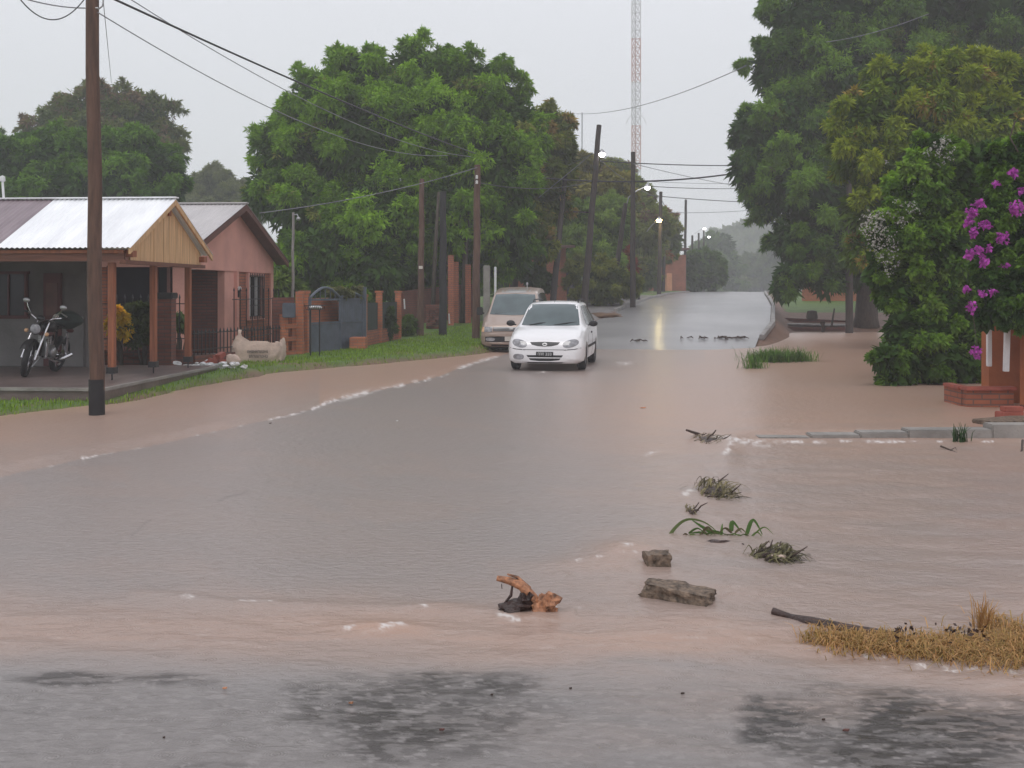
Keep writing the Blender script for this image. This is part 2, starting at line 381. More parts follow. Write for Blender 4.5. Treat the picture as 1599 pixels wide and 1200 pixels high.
n1 = N(t, 'ShaderNodeTexNoise', Scale=.35, Detail=6); t.links.new(tcn.outputs['Object'], n1.inputs['Vector'])
r = N(t, 'ShaderNodeValToRGB'); r.color_ramp.elements[0].color = (.21, .20, .205, 1); r.color_ramp.elements[1].color = (.29, .275, .28, 1)
r.color_ramp.elements[0].position = .35; r.color_ramp.elements[1].position = .65
t.links.new(n1.outputs['Fac'], r.inputs[0]); t.links.new(r.outputs[0], b.inputs['Base Color'])
b.inputs['Roughness'].default_value = .42; b.inputs['Specular IOR Level'].default_value = .5; b.inputs['Coat Weight'].default_value = .45; b.inputs['Coat Roughness'].default_value = .2
mp = N(t, 'ShaderNodeMapping'); mp.inputs['Scale'].default_value = (1, .45, 1); t.links.new(tcn.outputs['Object'], mp.inputs[0])
n2 = N(t, 'ShaderNodeTexNoise', Scale=9, Detail=5); t.links.new(mp.outputs[0], n2.inputs['Vector'])
bp = N(t, 'ShaderNodeBump', Strength=.2, Distance=.02); t.links.new(n2.outputs['Fac'], bp.inputs['Height']); t.links.new(bp.outputs[0], b.inputs['Normal'])
o = link_mesh('road', me, rm); tag(o, kind='structure')

# ---------------------------------------------------------------- flood water
def seg_dist(u, v, pts):
    best = np.full(u.shape, 1e9); side = np.zeros(u.shape); par = np.zeros(u.shape); acc = 0
    for (x0, y0), (x1, y1) in zip(pts[:-1], pts[1:]):
        dx, dy = x1 - x0, y1 - y0; L2 = dx * dx + dy * dy
        tt = np.clip(((u - x0) * dx + (v - y0) * dy) / L2, 0, 1)
        d = np.hypot(u - (x0 + tt * dx), v - (y0 + tt * dy)); m = d < best
        best = np.where(m, d, best); side = np.where(m, np.sign(dx * (v - y0) - dy * (u - x0)), side)
        par = np.where(m, acc + tt * math.sqrt(L2), par); acc += math.sqrt(L2)
    return best, side, par
us = np.concatenate([np.linspace(-1400, -70, 70), np.arange(-66, 1670, 3.2), np.linspace(1675, 3000, 70)])
vs_ = np.concatenate([np.arange(516, 700, 1.3), np.arange(700, 1240, 1.7), np.geomspace(1245, 9000, 30)])
U, V = np.meshgrid(us, vs_)
WY = F * CAMZ / (V - HZ); WX = (U - CX) / F * WY
KERB_LINE = [(-700, 890), (0, 745), (60, 733), (130, 716), (200, 703), (330, 676), (450, 650), (485, 640), (520, 625), (600, 608), (680, 588), (740, 568), (790, 553)]
jw = 6 * (fbm(U * .012, V * .02, 3, 31) - .5)
dk, sk, pk = seg_dist(U, V + jw, KERB_LINE)
above = (sk < 0)
sc_px = (V - HZ) / CAMZ                      # px per metre there
dkm = dk / sc_px
verge = np.where(above, 1.0, 0.0) * (U < 800)
# world-space ripples
nzr = fbm(WX * 1.1 + 2 * fbm(WX * .4, WY * .3, 2, 1), WY * .7, 4, 2) - .5
rip = (fbm(WX * 7, WY * 4.5, 3, 12) - .5) * (.15 + 1.6 * fbm(WX * .7, WY * .45, 2, 15))
rip2 = np.abs(fbm(WX * 3.1 + .8 * nzr, WY * 2.4, 3, 14) - .5)
# foreground flow: a band of brown rapids running across the picture
bc = np.interp(U, [-200, 300, 700, 1000, 1250, 1599, 1900], [978, 985, 992, 995, 1012, 1062, 1100]) + 10 * (fbm(U * .004, V * 0, 2, 55) - .5)
bh = np.interp(U, [-200, 400, 900, 1300, 1700], [52, 50, 56, 42, 36])
band = np.exp(-np.abs((V - bc) / bh + .5 * (fbm(U * .006, V * .03, 3, 57) - .5)) ** 2.6)
bandmid = np.exp(-((V - bc) / (bh * .8)) ** 2)
ztop = np.interp(U, [-100, 230, 300, 360, 460, 640, 700, 900, 1700], [925, 925, 932, 940, 942, 946, 952, 955, 960])
ridge = np.exp(-((V - ztop - 3) / 7.0) ** 2) * ((U > 200) & (U < 900)) * (.5 + fbm(U * .02, V * .01, 2, 41))
right = sstep(880, 1120, U + .25 * (V - 700)) * (V > 640)
flow = fbm(WX * 2.2 + WY * .8, WY * 6.5, 4, 61) - .5
flow_r = fbm(WX * 3.0 - WY * 1.2, WY * 5 + WX * .8, 4, 71) - .5
dc, s_c, p_c = seg_dist(U, V, [(1118, 684), (1160, 687), (1300, 687), (1450, 687), (1599, 684), (2600, 670)])
up = (s_c < 0) & (U > 1100) & (V < 700)
Z = .006 * nzr + .0035 * rip + .006 * (.25 - rip2) * .5
Z += .030 * flow * bandmid + .012 * ridge + .019 * flow_r * right * sstep(680, 720, V) + .010 * flow * sstep(880, 1000, V) * (1 - band)
Z += .026 * verge * sstep(0.0, .10, dkm)
Z += .045 * up * sstep(0, 14, dc) * sstep(1100, 1200, U)
# wakes round the solid things
def bump_at(u, v, ru, rv, a): return a * np.exp(-((U - u) / ru) ** 2 - ((V - v) / rv) ** 2)
wake = bump_at(975, 862, 60, 16, .035) + bump_at(930, 885, 90, 14, .018) + bump_at(590, 985, 70, 10, .03) + bump_at(820, 965, 60, 10, .012) + bump_at(690, 948, 40, 6, .012)
wake += bump_at(1140, 690, 30, 10, .03) + bump_at(1135, 712, 20, 18, .02)
Z += wake * (.6 + 1.2 * fbm(U * .02, V * .06, 3, 77))
Z *= 1.0 - .65 * sstep(24, 33, WY)
Z = Z - .001
# colours of the water: grey thin film over asphalt / red-brown silt
lim = np.interp(V, [516, 545, 600, 700, 800, 900, 930], [930, 900, 770, 740, 800, 760, 700])
silt = (.30 + .62 * sstep(760, 640, V)) * sstep(0, 330, U - lim + 90 * (fbm(U * .006, V * .012, 3, 81) - .5))
silt = np.maximum(silt, verge * (.95 - .55 * sstep(0, 1.0, .9 - dkm) * (U < 500)))
silt = np.maximum(silt, 0.66 * band * (.72 + .5 * fbm(WX * 1.2, WY * 4, 3, 91)))
silt *= 1 - .75 * sstep(0, 60, V - bc - bh * .85)
silt = np.maximum(silt, np.where(up, .8, 0))
silt += .55 * wake / .035 * (V > 800)
silt += .5 * (fbm(WX * 1.3 + 1.1 * WY, WY * 3.5, 4, 93) - .5) * right
silt += .16 * (fbm(WX * .9, WY * 1.4, 4, 95) - .5)
silt += .22 * (fbm(WX * .35 + .5 * WY, WY * .22, 3, 97) - .5) + .10 * sstep(.55, .7, fbm(WX * 1.6 + .9 * WY, WY * 1.1, 4, 98)) * (U < 1100) * (V < 930)
silt = np.clip(silt + .20 * (1 - silt) * (V < 1000), 0, 1)
# darker broken patches in the foreground water
st = fbm(WX * 14 + 3 * flow, WY * 34, 4, 101)
def patch(u, v, ru, rv): return np.clip(1.15 - ((U - u) / ru) ** 2 - ((V - v) / rv) ** 2 + 1.5 * (fbm(U * .01, V * .02, 3, 103) - .5), 0, 1)
thin = np.maximum.reduce([patch(640, 1115, 320, 82) * (.6 + .4 * sstep(400, 700, U)), patch(1420, 1140, 330, 76), patch(150, 1062, 190, 14) * .8, patch(30, 1110, 90, 20) * .4, patch(330, 1198, 90, 12) * .6])
thin = np.maximum(thin, .22 * sstep(1050, 1090, V))
thin = thin * sstep(1042, 1052, V + np.interp(U, [0, 1100, 1599], [0, 0, -38]))
thin = np.clip(thin * (.62 + .5 * sstep(.42, .52, st)) * 1.0 - .5 * sstep(.66, .74, fbm(WX * 22, WY * 40, 3, 107)), 0, 1)
# seams in the asphalt showing as dark streaks
for pts, w in (([(340, 780), (400, 762), (445, 742)], 1.6), ([(170, 855), (215, 830), (235, 812)], 1.4)):
    d_, _, _ = seg_dist(U + 5 * (fbm(V * .06, U * .01, 3, 7) - .5), V + 9 * (fbm(U * .05, V * .01, 3, 8) - .5), pts); thin = np.maximum(thin, .32 * sstep(.35, .6, fbm(U * .04, V * .04, 2, 9)) * np.exp(-(d_ / w) ** 2))
# foam
foam = np.zeros_like(U)
fn = fbm(U * .05, V * .10, 4, 111)
kw = np.interp(U, [-100, 120, 128, 136, 150, 440, 480, 500, 540, 640, 745, 790], [1.1, 1.3, 3.6, 2, 1.0, 1.6, 2.0, 3.0, 4.0, 3.0, 2.6, 1])
kw = kw * .75
foam = np.maximum(foam, np.exp(-(dk / kw) ** 2) * sstep(.42, .56, fn + np.interp(U, [0, 120, 130, 140, 460, 520, 740], [-.14, -.10, .2, -.12, -.04, .12, .05])))
for pts, w, th in (([(795, 577), (835, 582), (860, 580)], 2.5, .55), ([(905, 577), (940, 570), (985, 567)], 2, .52), ([(1118, 684), (1150, 690), (1200, 692)], 5, .42), ([(1200, 690), (1330, 690), (1400, 690)], 2.2, .45), ([(1400, 690), (1599, 690)], 1.4, .5),
                   ([(1145, 690), (1130, 715), (1115, 738)], 5, .56), ([(1000, 712), (1050, 700)], 2, .55), ([(1080, 765), (1070, 772)], 5, .4),
                   ([(540, 983), (580, 990), (610, 984), (640, 980)], 4, .5), ([(635, 946), (650, 941), (665, 948)], 3.5, .42), ([(960, 862), (985, 858)], 3.5, .52),
                   ([(780, 963), (810, 972)], 3.5, .46), ([(870, 948), (905, 950)], 2.5, .5), ([(1350, 1022), (1380, 1024)], 3, .44), ([(1430, 1038), (1500, 1048)], 3.4, .44),
                   ([(1510, 1042), (1599, 1050)], 3, .45), ([(285, 932), (300, 934)], 3, .4), ([(350, 940), (470, 943)], 1.6, .52), ([(900, 880), (1000, 868)], 1.5, .58)):
    d_, _, _ = seg_dist(U, V + jw * .5, pts); foam = np.maximum(foam, np.exp(-(d_ / w) ** 2) * sstep(th, th + .12, fn))
foam = np.maximum(foam, 0.16 * bandmid * sstep(.64, .80, fbm(WX * 6, WY * 22, 3, 121)))
foam = np.maximum(foam, 0.08 * right * sstep(.66, .8, fbm(WX * 6 - 2 * WY, WY * 16, 3, 123)))
foam = np.clip(foam * (.25 + .95 * sstep(.38, .62, fbm(U * .30, V * .55, 3, 131))), 0, 1)
# a darker strip just under the step of the left road edge
v = np.stack([WX.ravel(), WY.ravel(), Z.ravel()], 1); ny, nx = U.shape
i = np.arange(ny - 1)[:, None] * nx + np.arange(nx - 1)[None]
q = np.stack([i, i + nx, i + nx + 1, i + 1], -1).reshape(-1, 4)
me = np_mesh('flood_water', v, q, True)
set_color(me, 'flow', np.stack([silt.ravel(), thin.ravel(), foam.ravel()], 1))
wm, t, b = nodes('flood_water')
a = N(t, 'ShaderNodeAttribute'); a.attribute_name = 'flow'; sp = N(t, 'ShaderNodeSeparateColor'); t.links.new(a.outputs['Color'], sp.inputs[0])
def mixc(t, f, c1, c2):
    m_ = N(t, 'ShaderNodeMixRGB')
    if hasattr(f, 'links'): t.links.new(f, m_.inputs[0])
    for k, c in ((1, c1), (2, c2)):
        if isinstance(c, tuple): m_.inputs[k].default_value = (*c, 1)
        else: t.links.new(c, m_.inputs[k])
    return m_.outputs[0]
c = mixc(t, sp.outputs[0], (.248, .226, .218), (.40, .262, .20))
c = mixc(t, sp.outputs[1], c, (.052, .044, .040))
c = mixc(t, sp.outputs[2], c, (.62, .57, .54))
t.links.new(c, b.inputs['Base Color'])
b.inputs['IOR'].default_value = 1.33
rr = N(t, 'ShaderNodeMapRange'); rr.inputs['To Min'].default_value = .3; rr.inputs['To Max'].default_value = .6; t.links.new(sp.outputs[2], rr.inputs[0]); t.links.new(rr.outputs[0], b.inputs['Roughness'])
tcn = N(t, 'ShaderNodeTexCoord'); mp = N(t, 'ShaderNodeMapping'); mp.inputs['Scale'].default_value = (1, 1.6, 1); t.links.new(tcn.outputs['Object'], mp.inputs[0])
n2 = N(t, 'ShaderNodeTexNoise', Scale=14, Detail=4, Roughness=.55); t.links.new(mp.outputs[0], n2.inputs['Vector'])
vo = N(t, 'ShaderNodeTexVoronoi', Scale=9); vo.feature = 'F1'; t.links.new(tcn.outputs['Object'], vo.inputs['Vector'])
wv = N(t, 'ShaderNodeMath', operation='MULTIPLY'); wv.inputs[1].default_value = 60; t.links.new(vo.outputs['Distance'], wv.inputs[0])
sn = N(t, 'ShaderNodeMath', operation='SINE'); t.links.new(wv.outputs[0], sn.inputs[0])
fr = N(t, 'ShaderNodeMapRange'); fr.inputs['From Min'].default_value = .0; fr.inputs['From Max'].default_value = .45; fr.inputs['To Min'].default_value = .12; fr.inputs['To Max'].default_value = 0; t.links.new(vo.outputs['Distance'], fr.inputs[0])
ml = N(t, 'ShaderNodeMath', operation='MULTIPLY'); t.links.new(sn.outputs[0], ml.inputs[0]); t.links.new(fr.outputs[0], ml.inputs[1])
ad = N(t, 'ShaderNodeMath', operation='ADD'); t.links.new(ml.outputs[0], ad.inputs[0]); t.links.new(n2.outputs['Fac'], ad.inputs[1])
bp = N(t, 'ShaderNodeBump', Strength=.32, Distance=.03); t.links.new(ad.outputs[0], bp.inputs['Height']); t.links.new(bp.outputs[0], b.inputs['Normal'])
o = link_mesh('flood_water', me, wm); tag(o, kind='structure')

# ---------------------------------------------------------------- foliage
def leaf_quads(tips, dirs, k, ln, wd, droop, rng, tint):
    """rosettes of k leaves at each tip: 4 verts per leaf"""
    n = len(tips); T = np.repeat(tips, k, 0); D = np.repeat(dirs, k, 0); C = np.repeat(tint, k, 0)
    r = rng.normal(size=(n * k, 3)); d = D * .7 + r * .75; d[:, 2] -= droop; d /= np.linalg.norm(d, axis=1)[:, None] + 1e-9
    up = rng.normal(size=(n * k, 3)) * .5 + D + np.array([0, 0, .6]); s = np.cross(d, up); s /= np.linalg.norm(s, axis=1)[:, None] + 1e-9
    L = ln * rng.uniform(.65, 1.25, (n * k, 1)); W = wd * rng.uniform(.7, 1.25, (n * k, 1))
    nn = np.cross(s, d); base = T + d * L * .08
    mid = T + d * L * .5 + nn * L * .05; tip = T + d * L; tip[:, 2] -= (L[:, 0] * .12)
    v = np.stack([base, mid + s * W * .5, tip, mid - s * W * .5], 1).reshape(-1, 3)
    q = np.arange(n * k * 4).reshape(-1, 4)
    C = C * rng.uniform(.8, 1.22, (n * k, 1)); c = np.repeat(C, 4, 0)
    return v, q, c
def sph(rng, n, up=0.0):
    d = rng.normal(size=(n, 3)); d /= np.linalg.norm(d, axis=1)[:, None]; d[:, 2] += up; d /= np.linalg.norm(d, axis=1)[:, None]; return d
LEAFGAIN = np.array([2.0, 1.62, .9])
def crown(name, lobes, ntips, parent, seed=0, leaf=(.28, .07), k=8, cols=((.05, .10, .025), (.085, .15, .03)), accent=None, acc_p=.0, clump=(.30, .5), droop=.45, per=46, core=True, coremul=.72, top=None, fringe=.26):
    """lobes: (u, v, ru, rv, Y[, depth factor]) outline lobes at their own distance; each is an ellipsoid filled with leaf clumps"""
    rng = np.random.default_rng(seed); V_, Q_, C_ = [], [], []; nb = 0
    L3 = []
    for lb in lobes:
        u, vv, ru, rv, Y = lb[:5]; s = F / Y; c = np.array(P(u, vv, Y)); df = lb[5] if len(lb) > 5 else .9
        L3.append((c, np.array([ru / s, ru / s * df, rv / s])))
    area = np.array([r[0] * r[2] for _, r in L3]); area /= area.sum()
    c0, c1 = np.array(cols[0]) * LEAFGAIN, np.array(cols[1]) * LEAFGAIN
    for (c, r), a in zip(L3, area):
        nt_ = int(ntips * 1.35 * a); ncl = max(4, nt_ // per)
        dd = sph(rng, ncl, .12); cc = c + dd * r * rng.uniform(.66, .98, (ncl, 1)); rc = (r[0] + r[2]) / 2 * rng.uniform(clump[0] * .55, clump[1] * .7, ncl)
        hue = rng.uniform(0, 1, ncl); isacc = rng.uniform(size=ncl) < acc_p
        which = rng.integers(0, ncl, nt_); ds = sph(rng, nt_, .2) + .45 * dd[which] + np.array([0, 0, .25]); ds /= np.linalg.norm(ds, axis=1)[:, None]; ds2 = ds * np.array([1, 1, .8])
        tips = cc[which] + ds2 * rc[which][:, None] * (rng.uniform(.55, 1.08, (nt_, 1)))
        # leafy shoots that stick out of the clumps
        nsh = max(2, int(nt_ * fringe / 7)); ws = rng.integers(0, ncl, nsh); sd = dd[ws] * .7 + sph(rng, nsh, .35) * .6; sd /= np.linalg.norm(sd, axis=1)[:, None]
        ls = rc[ws] * rng.uniform(.25, .75, nsh); tt_ = np.tile(np.linspace(0, 1, 7), nsh); wsr = np.repeat(ws, 7); sdr = np.repeat(sd, 7, 0)
        sht = cc[wsr] + sdr * (rc[wsr] * .95 + np.repeat(ls, 7) * tt_)[:, None]; sht[:, 2] -= np.repeat(ls, 7) * tt_ ** 2 * .35
        tips = np.concatenate([tips, sht]); which = np.concatenate([which, wsr]); ds = np.concatenate([ds, sdr]); nt_ = len(tips)
        dirs = ds * .8 + dd[which] * .5; dirs /= np.linalg.norm(dirs, axis=1)[:, None]
        h = np.clip(.8 * hue[which] + .30 * (ds[:, 2] > .35) + rng.normal(0, .15, nt_), 0, 1.25)[:, None]  # light painted on upward clump tops and new growth; hue otherwise random
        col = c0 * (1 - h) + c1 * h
        if accent is not None:
            m = (isacc[which] & (ds[:, 2] > -.2) & (rng.uniform(size=nt_) < .75)) | (rng.uniform(size=nt_) < acc_p * .12)
            col = np.where(m[:, None], np.array(accent) * rng.uniform(.75, 1.2, (nt_, 1)), col)
        v, q, cl = leaf_quads(tips, dirs, k, leaf[0], leaf[1], droop, rng, col)
        V_.append(v); Q_.append(q + nb); C_.append(cl); nb += len(v)
        # inner twigs: larger leaves deeper in the crown, shade painted into their tint
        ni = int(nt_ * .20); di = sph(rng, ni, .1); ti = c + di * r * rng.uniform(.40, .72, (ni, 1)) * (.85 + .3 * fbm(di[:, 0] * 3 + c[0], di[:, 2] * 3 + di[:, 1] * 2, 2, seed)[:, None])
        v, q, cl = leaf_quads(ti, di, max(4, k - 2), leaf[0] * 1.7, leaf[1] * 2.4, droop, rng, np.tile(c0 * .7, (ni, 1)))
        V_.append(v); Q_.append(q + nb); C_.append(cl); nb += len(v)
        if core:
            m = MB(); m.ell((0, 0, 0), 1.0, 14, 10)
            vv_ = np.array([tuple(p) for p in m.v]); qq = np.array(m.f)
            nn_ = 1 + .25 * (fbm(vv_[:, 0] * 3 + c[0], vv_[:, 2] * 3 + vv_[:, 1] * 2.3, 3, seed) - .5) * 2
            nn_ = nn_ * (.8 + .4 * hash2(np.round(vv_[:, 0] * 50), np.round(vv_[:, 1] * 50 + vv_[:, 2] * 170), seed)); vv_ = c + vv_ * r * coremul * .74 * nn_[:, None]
            V_.append(vv_); Q_.append(qq + nb); C_.append(np.tile(c0 * .55, (len(vv_), 1))); nb += len(vv_)  # core tint darkened further, painted crown shade
    v = np.concatenate(V_); q = np.concatenate(Q_); cl = np.concatenate(C_)
    o0 = np.array(ORG[parent.name]) if parent is not None else np.zeros(3)
    org = None
    if parent is None:
        org = (float(v[:, 0].mean()), float(v[:, 1].mean()), float(v[:, 2].min())); o0 = np.array(org)
    me = np_mesh(name, v - o0, q); set_color(me, 'tint', cl)
    return link_mesh(name, me, M['leaf'], parent, org)
def trunk(base, tops, r, parent, m=None, seed=0, fork=.35, name='trunk'):
    """tapered trunk with limbs reaching each top"""
    rg = random.Random(seed); mb = MB(); base = Vector(base); tops = [Vector(t) for t in tops]
    cen = sum(tops, Vector()) / len(tops); fk = base.lerp(Vector((base.x + (cen.x - base.x) * .3, base.y + (cen.y - base.y) * .3, cen.z)), fork)
    mb.tube([base - Vector((0, 0, .3)), base.lerp(fk, .1), base.lerp(fk, .5) + Vector((rg.uniform(-.1, .1), rg.uniform(-.1, .1), 0)), fk], [r * 1.45, r * 1.1, r * .92, r * .8], 10)
    for tp in tops:
        mid = fk.lerp(tp, .5) + Vector((rg.uniform(-.3, .3), rg.uniform(-.3, .3), rg.uniform(.0, .5))) * (tp - fk).length * .2
        mb.tube([fk - Vector((0, 0, r * .4)), fk.lerp(mid, .5) + Vector((0, 0, .1)), mid, tp], [r * .62, r * .48, r * .34, r * .12], 7)
    return mb.build(name, m or M['bark'], parent, True, 180)
def tree(name, label, cat, base, lobes, ntips, seed, r=.25, group=None, **kw):
    t_ = thing(name, label, cat, base, group=group)
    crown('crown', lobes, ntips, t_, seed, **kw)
    tops = [P(l[0], l[1], l[4]) for l in sorted(lobes, key=lambda l: -l[2])[:6]]
    trunk(base, tops, r, t_, seed=seed)
    return t_
def gb(u, Y, dz=0.0):  # point on the ground under pixel column u at distance Y
    x = (u - CX) / F * Y; return Vector((x, Y, gz(x, Y) + dz))

DG = ((.026, .066, .018), (.058, .125, .026))
# big mango in the middle
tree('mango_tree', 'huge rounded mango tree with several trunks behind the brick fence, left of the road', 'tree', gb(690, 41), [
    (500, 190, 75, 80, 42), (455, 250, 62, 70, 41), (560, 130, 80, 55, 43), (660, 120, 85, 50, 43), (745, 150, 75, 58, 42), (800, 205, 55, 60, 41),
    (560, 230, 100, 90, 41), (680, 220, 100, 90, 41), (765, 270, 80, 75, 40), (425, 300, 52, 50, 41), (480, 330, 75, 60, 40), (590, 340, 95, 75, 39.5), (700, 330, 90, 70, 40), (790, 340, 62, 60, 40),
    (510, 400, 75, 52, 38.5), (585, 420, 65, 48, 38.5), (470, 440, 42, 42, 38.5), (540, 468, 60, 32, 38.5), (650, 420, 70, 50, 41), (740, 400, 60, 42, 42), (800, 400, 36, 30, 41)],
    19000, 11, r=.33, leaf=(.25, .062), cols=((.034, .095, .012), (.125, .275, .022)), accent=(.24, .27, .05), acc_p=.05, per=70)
tree('mango_tree', 'olive and yellow tinted crown on the right flank of the huge mango, above the vehicles', 'tree', gb(800, 47), [
    (845, 215, 48, 48, 47), (868, 255, 34, 42, 47), (830, 290, 45, 50, 47), (865, 320, 28, 28, 47), (820, 370, 38, 34, 46), (845, 385, 22, 22, 45)],
    2600, 12, r=.2, leaf=(.30, .08), cols=((.055, .10, .018), (.13, .18, .03)), accent=(.34, .24, .06), acc_p=.22, per=30)
# left side trees behind the houses
tree('mango_tree', 'domed tree with brownish new leaves rising behind the white tin roof', 'tree', gb(165, 62), [
    (160, 190, 75, 55, 62), (105, 215, 60, 50, 62), (215, 205, 62, 52, 62), (245, 245, 42, 50, 62), (70, 245, 42, 40, 62), (160, 250, 95, 55, 61)],
    5600, 13, r=.3, leaf=(.36, .10), cols=((.045, .085, .028), (.085, .12, .04)), accent=(.20, .135, .07), acc_p=.24, per=30)
tree('broadleaf_tree', 'low dense dark green tree directly behind the white tin roof', 'tree', gb(60, 46), [
    (20, 262, 60, 50, 46), (90, 255, 65, 48, 46), (160, 250, 62, 52, 46), (225, 262, 60, 52, 46), (262, 285, 30, 36, 46), (130, 295, 130, 32, 45), (15, 300, 60, 40, 45)],
    5600, 14, r=.25, leaf=(.26, .08), cols=((.026, .08, .012), (.08, .19, .026)), per=50)
tree('broadleaf_tree', 'sliver of a dark tree at the far left picture edge', 'tree', gb(-60, 66), [(-40, 240, 48, 42, 66), (-60, 280, 60, 40, 66)], 1500, 15, r=.25, leaf=(.34, .1), cols=DG)
tree('broadleaf_tree', 'pale hazy feathery tree between the roof peaks and the huge mango', 'tree', gb(335, 95), [
    (300, 300, 34, 26, 95), (340, 285, 30, 24, 92), (370, 305, 36, 30, 92), (330, 320, 60, 24, 92), (395, 330, 30, 26, 88)],
    2600, 16, r=.25, leaf=(.4, .09), cols=((.07, .10, .045), (.10, .14, .07)), core=True, coremul=.5, clump=(.25, .4))
tree('young_tree', 'small bright leafy papaya-like sapling beside the pink house corner', 'tree', gb(440, 33), [(440, 448, 22, 20, 33), (452, 472, 18, 16, 33)], 240, 17, r=.05, leaf=(.32, .09), cols=((.07, .14, .04), (.11, .2, .06)), core=False)

# trees lining the road beyond the vehicles, left side
hz = 'trees lining the left of the road up the rise'
tree('broadleaf_tree', 'dull olive tree just right of the huge mango behind the leaning pole', 'tree', gb(915, 58), [
    (895, 262, 32, 32, 60), (925, 285, 38, 36, 60), (890, 310, 45, 40, 58), (950, 310, 38, 40, 58)], 3200, 21, r=.25, group=hz, leaf=(.36, .1), cols=((.09, .11, .04), (.16, .18, .07)), accent=(.2, .14, .07), acc_p=.12)
tree('broadleaf_tree', 'soft light green bamboo-like crown between the two tallest leaning poles', 'tree', gb(920, 55), [
    (905, 350, 40, 38, 56), (945, 350, 42, 40, 56), (925, 395, 50, 30, 55)], 2600, 22, r=.2, group=hz, leaf=(.34, .06), cols=((.07, .15, .035), (.13, .23, .06)))
tree('broadleaf_tree', 'dark rounded tree behind the vertical pole under the lattice mast', 'tree', gb(985, 74), [
    (965, 285, 30, 32, 76), (990, 315, 36, 40, 75), (975, 355, 40, 40, 74), (1010, 360, 34, 38, 73)], 3000, 23, r=.25, group=hz, leaf=(.4, .12), cols=((.07, .11, .035), (.13, .19, .055)), accent=(.2, .12, .07), acc_p=.1)
tree('broadleaf_tree', 'green and bronze tree by the lit street lamp in front of the orange house', 'tree', gb(1025, 84), [
    (1030, 355, 28, 22, 84), (1040, 380, 26, 26, 84), (1010, 395, 34, 30, 82), (1000, 430, 30, 22, 80)], 2200, 24, r=.2, group=hz, leaf=(.4, .12), cols=((.06, .11, .03), (.13, .17, .04)), accent=(.28, .11, .04), acc_p=.12)
tree('broadleaf_tree', 'low dark street tree on the verge right of the orange house', 'tree', gb(1088, 96), [
    (1075, 418, 26, 20, 96), (1098, 412, 28, 24, 98), (1080, 438, 26, 14, 96), (1110, 432, 22, 16, 98)], 2000, 25, r=.2, group=hz, leaf=(.42, .14), cols=DG)
ft = 'hazy trees beyond the crest of the road'
tree('broadleaf_tree', 'mid-distance fogged tree over the crest, left of the vanishing road', 'tree', gb(1115, 175), [
    (1105, 392, 30, 24, 175), (1125, 385, 26, 24, 175), (1115, 425, 40, 28, 172), (1135, 420, 26, 26, 172), (1120, 448, 46, 14, 170)], 1900, 26, r=.3, group=ft, leaf=(.6, .2), cols=DG)
tree('broadleaf_tree', 'tallest and palest fogged tree at the end of the road', 'tree', gb(1160, 320), [
    (1140, 372, 28, 20, 320), (1165, 364, 32, 22, 320), (1195, 368, 34, 24, 320), (1160, 410, 60, 34, 315), (1190, 420, 50, 30, 315)], 2600, 27, r=.4, group=ft, leaf=(1.3, .45), cols=((.05, .08, .03), (.07, .11, .05)))
tree('broadleaf_tree', 'fogged tree low over the road crest, right before the dark mango', 'tree', gb(1190, 195), [
    (1180, 425, 30, 28, 195), (1210, 400, 30, 30, 195), (1165, 442, 38, 20, 195), (1215, 440, 36, 24, 192)], 1900, 28, r=.3, group=ft, leaf=(.7, .25), cols=((.035, .07, .03), (.06, .10, .045)))
# far wood closing the horizon
lob = [(u, 436 + 8 * math.sin(u * .05), 64, 32 + 6 * math.sin(u * .11), 350) for u in range(-620, 2250, 60)]
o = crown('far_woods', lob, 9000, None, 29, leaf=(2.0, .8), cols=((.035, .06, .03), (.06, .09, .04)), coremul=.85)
tag(o, kind='stuff')

tree('broadleaf_tree', 'dark understory tree behind the pale gateposts and the orange walls', 'tree', gb(760, 66), [(660, 430, 60, 50, 64), (740, 425, 60, 50, 66), (810, 420, 50, 48, 66), (860, 400, 40, 50, 68), (880, 350, 36, 50, 68), (700, 470, 80, 24, 62), (800, 466, 70, 22, 62), (880, 462, 50, 24, 62)], 3000, 30, r=.25, leaf=(.36, .12), cols=((.022, .055, .018), (.045, .09, .028)))
# bushes by the roadside, left
def bush(name, label, lobes, n, seed, base=None, group=None, cat='bush', **kw):
    b0 = base or gb(lobes[0][0], lobes[0][4]); t_ = thing(name, label, cat, b0, group=group)
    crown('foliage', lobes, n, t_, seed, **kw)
    rg = random.Random(seed); mb = MB()
    for k in range(5):
        l = lobes[rg.randrange(len(lobes))]; e = P(l[0] + rg.uniform(-.5, .5) * l[2], l[1], l[4])
        s0 = b0 + Vector((rg.uniform(-.01, .01), rg.uniform(-.01, .01), -.1)); mb.tube([s0, s0.lerp(e, .5) + Vector((rg.uniform(-.1, .1), 0, .1)), e], [.03, .022, .008], 5)
    mb.build('stem', M['bark'], t_, True, 180); return t_
bush('roadside_bush', 'wide dull green bush with pale leaves beside the leaning poles, behind the white car', [(925, 430, 40, 28, 50), (960, 440, 36, 24, 50), (985, 445, 20, 18, 50), (935, 455, 40, 14, 49)], 2600, 31, leaf=(.2, .05), cols=((.06, .10, .03), (.14, .19, .06)), accent=(.36, .42, .28), acc_p=.06)
bush('flowering_bush', 'dull red flowering bush at the foot of the vertical pole', [(965, 400, 20, 20, 56), (980, 418, 18, 16, 56)], 700, 32, leaf=(.18, .07), cols=((.14, .045, .04), (.2, .07, .06)))
bush('roadside_bush', 'dark shrub against the orange brick wall beside the van roof', [(835, 432, 24, 18, 46), (850, 440, 16, 14, 46)], 800, 33, leaf=(.16, .05), cols=((.03, .07, .025), (.05, .10, .03)))
